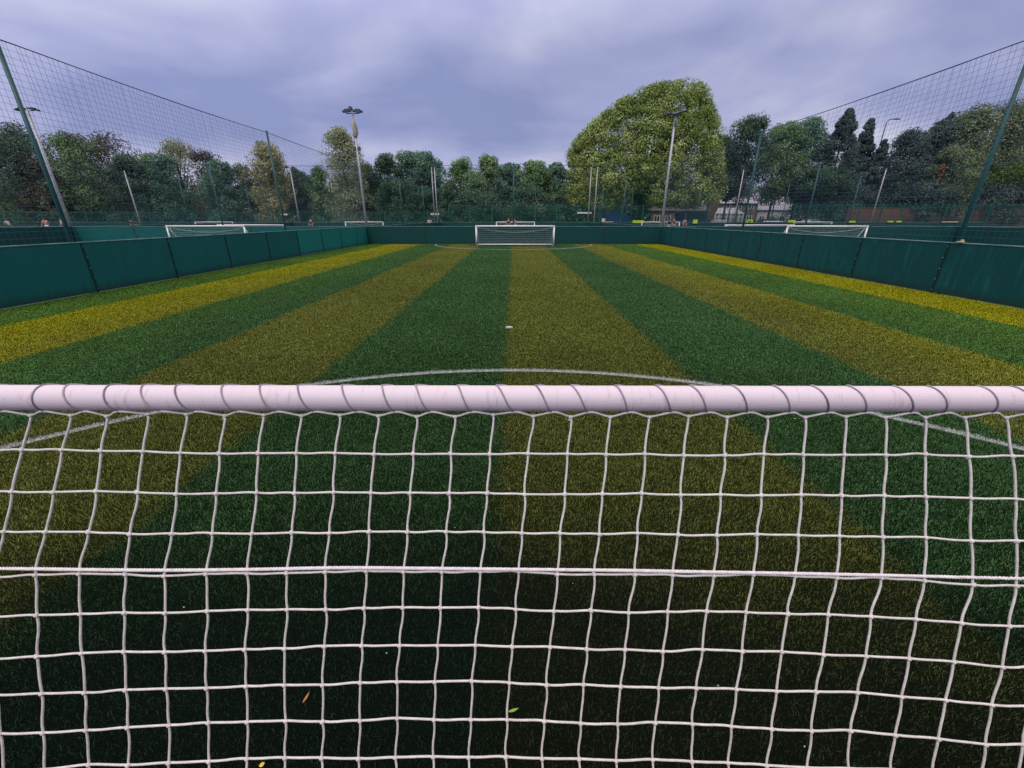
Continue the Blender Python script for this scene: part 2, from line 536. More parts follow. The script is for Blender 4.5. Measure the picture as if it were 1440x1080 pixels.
while yy < 30.0:
    step = max(0.25, yy * 0.08)
    y2 = min(yy + step, 30.05)
    half = min(WX - 0.03, 1.2 * yy + 1.5)
    n = int(min(17000, 42000 / max(yy, 1.2)) * (y2 - yy) * 2 * half)
    sc = min(2.2, 1.0 + 0.06 * yy)
    v, f = blades(n, rng.uniform(-half, half, n), rng.uniform(yy, y2, n), 0.007, 0.019, 0.0012 * sc, 0.0026 * sc, 0.8)
    VV.append(v); FF.append(f + off); off += len(v)
    if half < WX - 0.05:            # the sides of the same strip, thicker and sparser tufts
        n = int(min(6000, 42000 / max(yy, 1.2)) * (y2 - yy) * 2 * (WX - half))
        xs_ = rng.uniform(half, WX - .02, n) * rng.choice((-1, 1), n)
        v, f = blades(n, xs_, rng.uniform(yy, y2, n), 0.010, 0.023, 0.003, 0.0052, 0.8)
        VV.append(v); FF.append(f + off); off += len(v)
    yy = y2
n = 6000 * 15
v, f = blades(n, rng.uniform(-WX + .02, WX - .02, n), rng.uniform(Y0 + .02, 0.12, n), 0.010, 0.023, 0.003, 0.0052, 0.8)
VV.append(v); FF.append(f + off); off += len(v)
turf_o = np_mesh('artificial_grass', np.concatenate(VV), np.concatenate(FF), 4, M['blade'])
tag(turf_o, kind='stuff')
tag(turf_o, 'short green and olive striped artificial grass fibres covering the pitch', 'grass')

# white arc in front of each goal, and the spots
def line_arc(name, cy, sgn):
    m = MB()
    a0 = 0.02 * PI if sgn > 0 else 0.005 * PI
    n = 90
    vs = []
    for i in range(n + 1):
        a = (0.01 + 0.98 * i / n) * PI
        for r in (ARC_R - ARC_W / 2, ARC_R + ARC_W / 2):
            vs.append((r * math.cos(a), cy + sgn * r * math.sin(a), 0.004))
    fs = [(2 * i, 2 * i + 1, 2 * i + 3, 2 * i + 2) for i in range(n)]
    if sgn > 0: fs = [tuple(reversed(f)) for f in fs]
    m.add(vs, fs)
    o = m.build(name, M['line'])
    o['kind'] = 'structure'
    # white fibres standing on the line
    k = 9000 if sgn > 0 else 1800
    a = rng.uniform(0.02, 0.98, k) * PI
    r = ARC_R + rng.uniform(-ARC_W / 2, ARC_W / 2, k)
    s_ = 1.0 if sgn > 0 else 2.2
    v, f = blades(k, r * np.cos(a), cy + sgn * r * np.sin(a), 0.016, 0.028, 0.005 * s_, 0.008 * s_, 0.5)
    fo = np_mesh('line_fibres', v, f, 4, M['line'], parent=o)
line_arc('goal_area_line', ARC_NEAR, 1)
line_arc('goal_area_line', ARC_FAR, -1)
m = MB()
k = 24
m.add([(-0.07 + 0.058 * math.cos(2 * PI * i / k), 6.63 + 0.058 * math.sin(2 * PI * i / k), 0.014) for i in range(k)], [tuple(range(k))])
o = m.build('penalty_spot', M['line']); o['kind'] = 'structure'

# ------------------------------------------------------------------ near goal
BAR_Y, BAR_Z, BAR_R = 1.102, 1.182, 0.0375
SL = 0.331
near = empty('football_goal', (0.0, BAR_Y, 0.0))
tag(near, 'large white goal seen from behind, laced net filling the bottom half', 'goal')
INV = Matrix.Translation((0, -BAR_Y, 0))
def nearpart(mb, name, mat, smooth=True, parent=near):
    mb.v = [(p[0], p[1] - BAR_Y, p[2]) for p in mb.v]
    return mb.build(name, mat, parent, smooth)
def bar_mat():
    t = NT('goal_bar_paint')
    P = t.obj()
    sp = t.n("ShaderNodeSeparateXYZ"); t.l(P, sp.inputs[0])
    sc = t.noise(t.scaled(P, (55, 9, 9)), 1.0, 6, 0.7)
    sc2 = t.noise(t.scaled(P, (9, 160, 160)), 1.0, 4, 0.6)
    sp3 = t.noise(t.scaled(P, (1, 1, 1)), 90, 2, 0.5)
    big = t.noise(t.scaled(P, (3, 1, 1)), 2.0, 3)
    base = t.mix(big, (0.64, 0.51, 0.58), (0.56, 0.52, 0.59))
    c = t.mix(t.math('MULTIPLY', t.math('SUBTRACT', sc, 0.56), 5.0, clamp=True), base, (0.42, 0.30, 0.37))
    c = t.mix(t.math('MULTIPLY', t.math('SUBTRACT', sc2, 0.60), 2.0, clamp=True), c, (0.70, 0.58, 0.66))
    c = t.mix(t.math('MULTIPLY', t.math('SUBTRACT', sp3, 0.70), 9.0, clamp=True), c, (0.30, 0.22, 0.26))
    t.set(c, 0.6, 0, 0.25)
    t.bump(sc2, 0.10, 0.004)
    return t.m
M['bar'] = bar_mat()
GW = 2.42
m = MB()
m.tube([(x, BAR_Y, BAR_Z) for x in np.linspace(-GW - 0.03, GW + 0.03, 9)], BAR_R, 40)
nearpart(m, 'crossbar', M['bar'])
for sx in (-1, 1):
    m = MB(); m.tube([(sx * GW, BAR_Y, 0.0), (sx * GW, BAR_Y, BAR_Z - BAR_R + 0.003)], BAR_R - 0.001, 24)
    nearpart(m, 'goal_post', M['bar'])
    m = MB(); m.tube([(sx * GW, BAR_Y - BAR_R, 0.03), (sx * GW, 0.70, 0.03)], 0.024, 14)
    nearpart(m, 'side_ground_bar', M['bar'])
m = MB(); m.tube([(-GW - .02, 0.68, 0.03), (GW + .02, 0.68, 0.03)], 0.026, 14)
nearpart(m, 'back_ground_bar', M['bar'])

# knots of the visible net, row by row (photo survey), stretched on the sloping back plane of the goal
ROWS = [
 ([41,98,149,207,262,316,371,424,478,532,586,640,694,750,803,858,913,968,1022,1078,1131,1188,1243,1299,1354,1412],
  [582,582,583,580,580,582,581,582,581,582,583,583,580,582,583,583,583,582,583,583,583,582,583,583,583,583]),
 ([28,84,141,199,252,308,363,417,471,526,581,634,689,743,798,852,907,961,1018,1074,1128,1185,1243,1300,1359,1419],
  [634,634,635,636,638,638,638,637,638,639,639,639,639,638,638,638,638,639,639,638,638,638,638,638,640,639]),
 ([16,74,134,192,248,304,361,414,469,522,577,632,685,738,794,847,903,957,1013,1069,1126,1183,1242,1300,1363,1426],
  [692,693,692,694,695,694,693,694,693,693,693,693,693,695,694,694,694,695,695,695,695,696,696,697,699,700]),
 ([2,63,123,182,240,298,354,411,464,519,573,628,681,734,788,843,897,953,1008,1064,1122,1180,1240,1300,1364,1428],
  [750,749,750,752,752,751,751,749,749,748,748,747,748,749,750,750,750,751,752,750,752,753,754,754,759,759]),
 ([-13,47,111,175,231,290,347,404,458,515,568,622,676,730,784,836,893,946,1003,1059,1118,1175,1238,1297,1365,1427],
  [812,809,806,808,809,806,806,804,802,802,802,802,802,802,804,805,805,806,806,805,808,809,809,812,818,820]),
 ([-14,50,113,174,232,291,348,404,459,512,567,620,673,726,779,832,884,939,994,1049,1107,1164,1223,1286,1349,1415],
  [870,867,864,863,863,861,859,858,857,856,855,854,855,857,858,859,860,859,859,860,862,863,865,868,873,877]),
 ([-14,50,114,173,232,289,345,401,456,509,563,616,669,721,774,826,879,932,988,1043,1099,1157,1216,1276,1340,1406],
  [929,926,920,919,917,916,913,912,910,909,907,907,907,910,910,913,913,914,912,914,915,919,920,923,929,934]),
 ([-8,57,118,176,233,291,346,401,454,507,559,612,664,717,769,821,873,926,979,1035,1091,1147,1206,1266,1329,1393],
  [981,978,976,972,970,968,966,963,964,961,959,959,959,961,962,963,965,965,966,967,969,971,973,977,983,989]),
 ([0,60,121,179,237,293,348,402,454,507,559,611,663,714,766,817,869,922,974,1028,1084,1140,1196,1257,1318,1383],
  [1033,1032,1028,1025,1022,1018,1016,1015,1015,1014,1011,1012,1011,1013,1014,1016,1017,1015,1017,1019,1022,1025,1026,1030,1036,1043]),
 ([3,62,123,180,238,294,348,401,453,505,557,610,660,712,763,815,867,918,973,1024,1078,1134,1192,1252,1312,1378],
  [1086,1083,1079,1077,1073,1072,1067,1067,1066,1066,1064,1065,1064,1065,1066,1068,1068,1066,1069,1072,1075,1077,1077,1080,1088,1097]),
]
PY0 = 1.094
def on_net(px, py):
    # plane: y = PY0 - SL*(1.145 - z)
    r = ray(px, py)
    t = (PY0 - SL * (1.145 - CAM_H)) / (r[1] - SL * r[2])
    return np.array([r[0] * t, r[1] * t, CAM_H + r[2] * t])
rnd = random.Random(3)
NR = len(ROWS)
grid = []      # rows of points with x, s (s = height z)
for xs, ys in ROWS:
    grid.append([on_net(a, b + (2.5 if len(grid) == 0 else 1.8 if len(grid) == 4 else 0)) for a, b in zip(xs, ys)])
# widen to the posts
for row in grid:
    for side in (0, -1):
        while abs(row[side][0]) < GW - 0.16:
            p = row[side].copy()
            sg = -1 if side == 0 else 1
            p[0] += sg * (0.114 + rnd.uniform(-.003, .003))
            p[2] += rnd.uniform(-.002, .002)
            p[1] = PY0 - SL * (1.145 - p[2])
            row.insert(0, p) if side == 0 else row.append(p)
    row.insert(0, np.array([-GW + 0.02, row[0][1], row[0][2]]))
    row.append(np.array([GW - 0.02, row[-1][1], row[-1][2]]))
# make left counts equal (column 0 of the survey must line up)
lefts = []
for row, (xs, ys) in zip(grid, ROWS):
    x0 = on_net(xs[0], ys[0])[0]
    lefts.append(min(range(len(row)), key=lambda i: abs(row[i][0] - x0)))
ml = min(lefts)
grid = [row[l - ml:] for row, l in zip(grid, lefts)]
mc = min(len(r) for r in grid)
grid = [r[:mc] for r in grid]
last = []
for p in grid[-1]:
    q = p.copy(); q[2] = 0.03; q[1] = 0.70; last.append(q)
grid.append(last)
for ri, row in enumerate(grid):
    for i, p in enumerate(row):
        if 0 < ri < NR:
            p[1] += rnd.uniform(-.003, .003)
def catmull(p0, p1, p2, p3, t):
    return 0.5 * ((2 * p1) + (-p0 + p2) * t + (2 * p0 - 5 * p1 + 4 * p2 - p3) * t * t + (-p0 + 3 * p1 - 3 * p2 + p3) * t ** 3)
net = MB()
CR = 0.0034
nrm = Vector((0, -1, 0))
def strand(seq, vertical, cr=CR):
    pts, K = [], 5
    L = len(seq)
    for i in range(L - 1):
        p0, p1, p2, p3 = seq[max(i - 1, 0)], seq[i], seq[i + 1], seq[min(i + 2, L - 1)]
        amp = rnd.uniform(-0.002, 0.0042) if vertical else -rnd.uniform(0.0, 0.0025)
        am2 = rnd.uniform(0.0005, 0.0025) if vertical else rnd.uniform(-0.0022, 0.0005)
        for k in range(K):
            t = k / K
            p = catmull(p0, p1, p2, p3, t).copy()
            w = math.sin(PI * t) * amp + math.sin(2 * PI * t) * am2
            if vertical: p[0] += w
            else: p[2] += w
            pts.append(p)
    pts.append(seq[-1])
    net.tube(pts, cr, 7)
nrow, ncol = len(grid), mc
for ri in range(1, nrow):
    strand([grid[ri][c] for c in range(ncol)], False)
for c in range(ncol):
    strand([grid[r][c] for r in range(nrow)], True)
for ri in range(1, nrow - 1):
    for c in range(ncol):
        p = grid[ri][c]
        rr = CR * rnd.uniform(1.8, 2.1)
        net.blob(p + np.array([0, -0.002, 0.0]), rr, 8, 5, (1.15, 0.9, 1.0))
        net.blob(p + np.array([rnd.uniform(-.004, .004), -0.001, rnd.choice((-1, 1)) * 0.004]), rr * .72, 7, 4, (1.1, 0.9, 1.0))
nearpart(net, 'net', M['cord'])
# side nets
for sx in (-1, 1):
    sn = MB()
    for k in range(1, 10):
        z = 0.03 + 0.114 * k
        yb = PY0 - SL * (1.145 - z)
        sn.tube([(sx * GW, BAR_Y - BAR_R, z), (sx * GW, yb, z - .003)], CR * .8, 5)
    for k in range(1, 4):
        y = 0.70 + (BAR_Y - 0.70) * k / 4
        z = 1.145 - (PY0 - y) / SL
        sn.tube([(sx * GW, y, 0.03), (sx * GW, y, max(z, 0.1))], CR * .8, 5)
    nearpart(sn, 'side_net', M['cord'])
# lacing: one continuous cord, loops round the bar between the knots and dips to every knot of row 0
knots = grid[0]
def helix(mb, xa, xb, r0, th0, th1, n=14):
    pts = []
    for i in range(n + 1):
        t = i / n
        th = th0 + (th1 - th0) * t
        x = xa + (xb - xa) * t
        pts.append((x, BAR_Y + r0 * math.cos(th), BAR_Z + r0 * math.sin(th)))
    return pts
lace = MB(); hang = MB(); lace_pts = []
for c in range(ncol - 1):
    a, b = knots[c], knots[c + 1]
    # cord scalloping under the bar
    mid = np.array([(a[0] + b[0]) / 2 + rnd.uniform(-.012, .012), BAR_Y - 0.60 * (BAR_R + .003), BAR_Z - 0.80 * (BAR_R + .003)])
    for (p, q) in ((a, mid), (mid, b)):
        pts = []
        for i in range(7):
            t = i / 6
            e = t * t * (3 - 2 * t)
            w = p * (1 - t) + q * t
            w = w.copy(); w[2] = p[2] + (q[2] - p[2]) * e
            w[1] = p[1] + (q[1] - p[1]) * e
            pts.append(w)
        hang.tube(pts, 0.0034, 7)
    # the turn round the bar
    xt = mid[0] + rnd.uniform(-.004, .004)
    lean = rnd.choice((0.0, 0.03, 0.045, 0.056, 0.056, 0.056, 0.06)) if mid[0] < -0.9 else rnd.uniform(0.044, 0.062)
    front = helix(lace, xt, xt - lean, BAR_R + 0.0016, R(262), R(80), 18)
    xe = (b[0] + (knots[c + 2][0] if c + 2 < ncol else b[0] + .11)) / 2
    back = helix(lace, xt - lean, xe - .01, BAR_R + 0.0016, R(80), R(-88), 18)
    lace_pts += front + back[1:]
for c in range(ncol):
    p = knots[c]
    hang.blob(p + np.array([0, -.001, -.001]), 0.0066, 8, 5, (1.2, 1, .9))
    if rnd.random() < 0.12:
        hang.tube([p, p + np.array([-.006, -.006, -.012])], 0.003, 6)
lace.tube(lace_pts, 0.0024, 7)
nearpart(lace, 'lacing', M['lace'])
nearpart(hang, 'lacing_edge', M['cord'])
# heavy twisted tension rope
rp = [(-300, 803), (0, 801.5), (120, 802.5), (240, 803), (360, 801.5), (480, 799), (600, 799.5), (720, 800.5), (860, 801.5), (960, 803), (1100, 805), (1240, 807.5), (1440, 811.5), (1740, 816)]
RP = [on_net(q[0], q[1] - 1.6) + np.array([0, -0.005, 0.0]) for q in rp]
fine = []
for i in range(len(RP) - 1):
    p0, p1, p2, p3 = RP[max(i - 1, 0)], RP[i], RP[i + 1], RP[min(i + 2, len(RP) - 1)]
    kk = 44
    for k in range(kk):
        fine.append(catmull(p0, p1, p2, p3, k / kk))
fine.append(RP[-1])
rope = MB()
for ph in range(3):
    pts = []
    L = 0.0
    for i, p in enumerate(fine):
        if i: L += np.linalg.norm(fine[i] - fine[i - 1])
        a = 2 * PI * (L / 0.026 + ph / 3)
        pts.append(p + np.array([0, math.cos(a), math.sin(a)]) * 0.0027)
    rope.tube(pts, 0.0031, 6)
nearpart(rope, 'tension_rope', M['rope'])

# ------------------------------------------------------------------ far goals (one model, copied)
def make_goal():
    g = empty('football_goal')
    W2, H, D = 2.48, 1.20, 0.85
    r = 0.048
    m = MB(); m.tube([(-W2 - r, 0, H), (W2 + r, 0, H)], r, 16); m.build('crossbar', M['white'], g, True)
    for s in (-1, 1):
        m = MB(); m.tube([(s * W2, 0, 0), (s * W2, 0, H - r + .004)], r - 0.001, 16); m.build('goal_post', M['white'], g, True)
        m = MB(); m.tube([(s * W2 * .985, r, H - .02), (s * W2 * .975, D, 0.06)], 0.026, 10); m.build('back_stay', M['white'], g, True)
        m = MB(); m.tube([(s * W2, r, 0.03), (s * W2 * .975, D, 0.03)], 0.026, 10); m.build('side_ground_bar', M['white'], g, True)
    m = MB(); m.tube([(-W2 * .975, D, 0.05), (W2 * .975, D, 0.05)], 0.045, 12); m.build('back_ground_bar', M['white'], g, True)
    m = MB()
    nx, ns = 40, 10
    def bp(u, s):                       # back net, slightly bellied
        x = -W2 * .98 + 2 * W2 * .98 * u
        y = r + (D - r) * s
        z = H + (0.05 - H) * s - 0.07 * math.sin(PI * s)
        return (x, y, z)
    for i in range(nx + 1):
        m.tube([bp(i / nx, k / 6) for k in range(7)], 0.0042, 3, False)
    for k in range(1, ns):
        m.tube([bp(i / 8, k / ns) for i in range(9)], 0.0042, 3, False)
    for s in (-1, 1):
        for k in range(1, 9):
            z = 0.05 + 0.12 * k
            t = 1 - (z - .05) / (H - .05)
            m.tube([(s * W2 * .985, r, z), (s * W2 * .98, r + (D - r) * t, z)], 0.0042, 3, False)
    m.build('net', M['farnet'], g)
    m = MB()
    pts = []
    for i in range(25):
        u = i / 24
        x = -W2 + .05 + (2 * W2 - .1) * u
        sg = 4 * u * (1 - u)
        pts.append((x, 0.10 + 0.18 * sg, H - .07 - 0.30 * sg))
    m.tube(pts, 0.013, 6); m.build('sagging_rope', M['farnet'], g, True)
    return g
goal0 = make_goal()
GG = 'low goals on the far pitches'
specs = [
 (0.10, 28.0, 0, 'whole white goal with sagging net rope at the far end of our pitch'),
 (-19.75, 28.2, 0, 'white goal showing above the left board wall in front of the trees'),
 (19.6, 27.6, 0, 'white goal showing above the right board wall, near the brick wall'),
 (-19.4, 32.6, 180, 'goal bar just behind the left neighbouring goal, sticking out to its right'),
 (17.9, 32.2, 180, 'goal bar just behind the right neighbouring goal, sticking out to its left'),
 (0.25, 57.6, 0, 'tiny distant white goal straight behind the bar of the far goal'),
 (-19.6, 58.0, 0, 'small distant white goal left of the floodlight at the left wall corner'),
 (19.4, 58.4, 0, 'small distant white goal right beside the foot of the right floodlight'),
 (-39.2, 57.8, 0, 'distant white goal bar behind the left neighbouring goal'),
 (39.4, 58.4, 0, 'distant white goal bar behind the right neighbouring goal'),
]
for i, (x, y, rz, lab) in enumerate(specs):
    g = goal0 if i == 0 else copy_tree(goal0)
    g.location = (x, y, 0)
    g.rotation_euler = (0, 0, R(rz))
    tag(g, lab, 'goal', GG)

# ------------------------------------------------------------------ board walls
def wall(p, q, mats, label, group='green board walls round the pitches', first=2.57, step=2.57, cop=True, h=WH, joints=True):
    p = Vector((*p, 0)); q = Vector((*q, 0))
    d = (q - p); L = d.length; d.normalize()
    rz = math.atan2(d.y, d.x)
    w = empty('board_wall', p, rz)
    tag(w, label, 'board wall', group)
    cuts = [0.0]
    s = first
    while s < L - 0.5:
        cuts.append(s); s += step
    cuts.append(L)
    for i in range(len(cuts) - 1):
        a, b = cuts[i], cuts[i + 1]
        mt = mats(i, (p + d * ((a + b) / 2))) if callable(mats) else mats
        m = MB()
        m.box(((a + b) / 2, 0, h / 2 + .006), (b - a - 0.016, 0.035, h - 0.012))
        o = m.build('panel', mt, w)
    if joints:
        for a in cuts[1:-1]:
            m = MB(); m.box((a, 0, h / 2 + .001), (0.05, 0.062, h - 0.006)); o = m.build('joint_post', M['joint'], w)
            m = MB()
            for k in range(5):
                for sy in (-1, 1):
                    m.blob((a + 0.012 * (k % 2), sy * 0.033, 0.08 + k * (h - 0.16) / 4), 0.009, 6, 4)
            m.build('bolt', M['bolt'], o)
    if cop:
        m = MB(); m.box((L / 2, 0, h + 0.008), (L, 0.06, 0.022), bev=0.005); m.build('top_rail', M['coping'], w)
    return w
wall((-WX, Y0), (-WX, Y1), lambda i, c: M['board_light'] if c.y > 21.0 else M['board'], 'long teal board wall down the left side of our pitch', first=10.1 - Y0 - 2.57 * 4)
wall((WX, Y0), (WX, Y1), M['board_right'], 'scuffed dark teal board wall down the right side of our pitch', first=10.1 - Y0 - 2.57 * 4)
wall((-WX + .04, Y1), (WX - .04, Y1), M['board_dark'], 'dark green board wall straight behind the far goal', first=4.0, step=4.1)
wall((-WX + .04, Y0), (WX - .04, Y0), M['board_dark'], 'board wall close behind the near goal')
wall((-50, Y1), (-WX - .04, Y1), M['board'], 'board wall behind the left neighbouring goal', first=4, step=4)
wall((WX + .04, Y1), (50, Y1), M['board_dark'], 'board wall behind the right neighbouring goal', first=4, step=4)
wall((-64, YB), (64, YB), M['board_dark'], 'farthest low board wall, along the foot of the mesh fence', first=4, step=4)
for sx, nm in ((-1, 'left'), (1, 'right')):
    wall((sx * WX, Y1 + .04), (sx * WX, YB - .04), M['board_dark'], 'board wall running on beyond the %s corner floodlight' % nm, first=4, step=4)
    wall((sx * 30.2, Y1 + .04), (sx * 30.2, YB - .04), M['board_dark'], 'outer board wall of the far %s pitch' % nm, first=4, step=4)
    wall((sx * 30.2, 4), (sx * 30.2, Y1 - .04), M['board_dark'], 'outer board wall of the %s neighbouring pitch' % nm, first=4, step=4)
m = MB(); m.box((0, 0, 0), (0.14, 0.09, 0.03), bev=.01); m.box((0.03, 0, 0.03), (0.05, 0.05, 0.04), bev=.008)
x_, z_ = at_y(1352, 337, 10.05)
o = m.build('clamp_bracket', M['cream'], None, False, (WX - 0.03, 9.85, WH + 0.035))
tag(o, 'small cream clamp on top of the right board wall beside the net post', 'bracket')

# ------------------------------------------------------------------ ball stop nets
NT_H = 4.95
def ball_net(p, q, post_at, label, z0=WH + 0.03, cell=0.125, thick=0.0027, post_r=0.043, h=NT_H, post_mat=None, pz=0.0, fine_posts=None, nmat='netting'):
    p = Vector((*p, 0)); q = Vector((*q, 0))
    d = q - p; L = d.length; d.normalize()
    w = empty('ball_stop_net', p, math.atan2(d.y, d.x))
    tag(w, label, 'netting', 'tall ball stop nets above the board walls')
    rr = random.Random(int(abs(p.x * 13 + p.y * 7 + q.x)))
    supports = sorted([0.0] + list(post_at) + [L])
    def topz(s):
        for a, b in zip(supports[:-1], supports[1:]):
            if a <= s <= b and b > a:
                t = (s - a) / (b - a)
                return h - 0.02 - 0.055 * 4 * t * (1 - t) * (b - a) / 10
        return h
    def off(s, z):
        return 0.04 * math.sin(s * 0.9 + z) * math.sin(z * 0.7 + s * .23)
    m = MB()
    n = int(L / cell)
    for i in range(n + 1):
        s = L * i / n
        tz = topz(s)
        j = rr.uniform(-.01, .01)
        m.tube([(s + j * k + 0.015 * math.sin(k * 2 + s), off(s, z0 + (tz - z0) * k / 5), z0 + (tz - z0) * k / 5) for k in range(6)], thick, 3, False)
    nz = int((h - z0) / cell)
    ns = max(4, int(L / 1.2))
    for k in range(nz + 1):
        f = k / nz
        pts = []
        for i in range(ns + 1):
            s = L * i / ns
            tz = topz(s)
            z = z0 + (tz - z0) * f - 0.012 * (1 + math.sin(s * 5.2 + k)) * (1 - f)
            pts.append((s, off(s, z), z))
        m.tube(pts, thick, 3, False)
    m.build('netting', M[nmat], w)
    m = MB()
    m.tube([(L * i / 60, 0, topz(L * i / 60) + .008) for i in range(61)], 0.011, 6)
    m.build('top_cable', M[nmat], w, True)
    for s in post_at:
        m = MB(); m.tube([(s, 0.055, pz), (s, 0.055, h * .5), (s, 0.055, h + 0.05)], [post_r, post_r, post_r * .9], 12)
        o = m.build('post', post_mat or M['gpost'], w, True)
        m = MB(); m.blob((s, 0.055, h + 0.05), post_r * 1.1, 10, 5); m.build('post_cap', M['gpost_l'], o, True)
    return w
ball_net((-WX - .02, -2), (-WX - .02, 30.0), [2.3, 12.0, 21.6], 'tall netting with green posts above the left board wall')
ball_net((WX + .02, 30.0), (WX + .02, -2), [10.4, 20.0, 29.7], 'tall netting with green posts above the right board wall')
ball_net((-30, 30.3), (30, 30.3), [10, 30, 50], 'netting across the far end behind the far goal', post_r=0.05, cell=0.2, thick=0.0035, nmat='netting_far')
ball_net((-30.2, 60.2), (-30.2, 31), [9, 19], 'distant netting along the outer side of the far left pitch', cell=0.2, thick=0.0035, nmat='netting_far')
ball_net((30.2, 31), (30.2, 60.2), [9, 19], 'distant netting along the outer side of the far right pitch', cell=0.2, thick=0.0035, nmat='netting_far')
ball_net((-WX, 60.2), (-WX, 31), [10, 20], 'netting beyond the left corner floodlight, dividing the far pitches', cell=0.2, thick=0.0035, nmat='netting_far')
ball_net((WX, 31), (WX, 60.2), [10, 20], 'netting beyond the right corner floodlight, dividing the far pitches', cell=0.2, thick=0.0035, nmat='netting_far')
ball_net((-50, 60.8), (50, 60.8), [17, 43.6, 66, 83], 'farthest netting, in front of the mesh fence and trees', post_r=0.05, cell=0.2, thick=0.0035, nmat='netting_far')
ball_net((-30.3, 30.2), (-30.3, 6), [9.8], 'netting on the outer side of the left neighbouring pitch', cell=0.2, thick=0.0035, nmat='netting_far')
ball_net((30.3, 6), (30.3, 30.2), [14], 'netting on the outer side of the right neighbouring pitch', cell=0.2, thick=0.0035, nmat='netting_far')

# ------------------------------------------------------------------ floodlights
def floodlight(x, y, h, label, style, r0=0.085, twin=False):
    f = empty('floodlight', (x, y, 0))
    tag(f, label, 'floodlight', 'floodlight masts')
    def pole(dx, hh):
        m = MB(); m.tube([(dx, 0, 0), (dx, 0, hh * .5), (dx, 0, hh)], [r0, r0 * .85, r0 * .62], 14)
        m.box((dx, 0, 0.02), (0.34, 0.34, 0.04), bev=.01)
        m.build('pole', M['galv'], f, True)
    pole(0, h)
    if style == 'double':
        m = MB(); m.tube([(-.42, 0, h - .05), (.42, 0, h - .05)], 0.03, 8); m.build('cross_arm', M['galv'], f, True)
        for s in (-1, 1):
            m = MB()
            m.box((0, 0, 0), (0.54, 0.42, 0.14), bev=.03); m.box((0, .05, .09), (0.3, 0.2, 0.08), bev=.02)
            o = m.build('lamp_head', M['lamp_body'], f, False, (s * 0.33, -0.06, h + 0.06))
            o.rotation_euler = (R(10), R(8 * s), R(-12 * s))
            m = MB(); m.box((0, 0, -.072), (0.46, 0.34, 0.01)); m.build('lamp_glass', M['glass'], o)
        m = MB(); m.box((-.1, 0, h + .22), (0.22, 0.2, 0.2), bev=.03); m.build('ballast_box', M['lamp_body'], f)
        m = MB(); m.tube([(0, 0, h - .40), (-.03, -.01, h - .62), (.02, 0, h - 1.0), (-.02, 0, h - 1.3), (0, 0, h - 1.4)], [.08, .15, .16, .15, .07], 10)
        m.build('wrapped_banner', M['cloth'], f, True)
        m = MB(); m.tube([(.05, 0, h - .45), (.2, -.02, h - .8), (.19, 0, h - 1.15), (.05, 0, h - 1.42)], 0.02, 6); m.build('cable', M['cloth'], f, True)
        for s in (-1, 1):
            m = MB(); m.box((s * .15, -.02, h - 2.0), (0.17, 0.2, 0.22), bev=.03); m.box((s * .08, 0, h - 2.0), (0.08, .05, .05)); m.build('speaker', M['lamp_body'], f)
    elif style == 'fan':
        for s in (-1, 1):
            m = MB(); m.box((0, 0, 0), (0.62, 0.46, 0.07), bev=.02); m.box((0, .12, .05), (0.2, 0.16, 0.07), bev=.02)
            o = m.build('lamp_head', M['bluelamp'], f, False, (s * 0.30, -0.06, h + 0.02 + .05 * s))
            o.rotation_euler = (R(18), R(-6 - 7 * s), R(-14 * s))
            m = MB(); m.box((0, 0, -.038), (0.5, 0.36, 0.008)); m.build('lamp_glass', M['glass'], o)
        m = MB(); m.tube([(-.33, 0, h - .04), (.33, 0, h - .04)], 0.026, 8); m.build('cross_arm', M['galv'], f, True)
        m = MB(); m.tube([(.07, -.04, h - .25), (.16, -.04, h - .55), (.08, -.04, h - .9)], 0.02, 6); m.build('cable', M['cloth'], f, True)
        m = MB(); m.box((0.02, -.1, h - .55), (0.14, 0.12, 0.3), bev=.02); m.build('ballast_box', M['lamp_body'], f)
    elif style == 'flat':
        for s in (-1, 1):
            m = MB(); m.box((0, 0, 0), (0.5, 0.4, 0.1), bev=.03); m.box((0, 0, .07), (.2, .16, .06))
            o = m.build('lamp_head', M['bluelamp'], f, False, (s * 0.42, 0, h + .02))
            o.rotation_euler = (0, R(12 * s), 0)
        m = MB(); m.tube([(-.45, 0, h - .04), (.45, 0, h - .04)], 0.03, 8); m.build('cross_arm', M['galv'], f, True)
    elif style == 'none':
        m = MB(); m.blob((0, 0, h), r0 * .8, 10, 5); m.build('pole_cap', M['galv'], f, True)
    return f
floodlight(-10.15, 30.45, 7.85, 'tall floodlight at the far left corner with wrapped cloth and two lamp heads', 'double')
floodlight(10.2, 30.45, 7.8, 'tall floodlight at the far right corner before the big tree, dark fanned lamp heads', 'fan', 0.095)
floodlight(-30.6, 30.4, 8.0, 'floodlight behind the left net post, wide dark lamp heads', 'flat', 0.11)
floodlight(-29.6, 61.2, 7.9, 'small floodlight just right of the middle left net post', 'flat', 0.10)
floodlight(-50.2, 59.4, 7.3, 'short bare mast before the leftmost trees', 'none', 0.10)
floodlight(-10.9, 61.4, 7.9, 'left one of a pair of thin masts, between the left corner and the far goal', 'none', 0.08)
floodlight(-10.15, 59.3, 7.6, 'right one of a pair of thin masts, between the left corner and the far goal', 'none', 0.08)
floodlight(10.3, 61.4, 7.9, 'left mast of the pair before the big tree, carrying lamp heads', 'flat', 0.08)
floodlight(10.75, 59.3, 7.75, 'right mast of the pair before the big tree, carrying lamp heads', 'flat', 0.08)
floodlight(30.4, 61.2, 7.6, 'pale mast standing close behind the thin green post right of the big tree', 'none', 0.09)
floodlight(49.4, 61.5, 7.7, 'pale mast in the gap between the dark conifers on the right', 'none', 0.10)
m = MB(); m.tube([(0, 0, 0), (0, 0, 13.2)], [0.11, 0.06], 10)
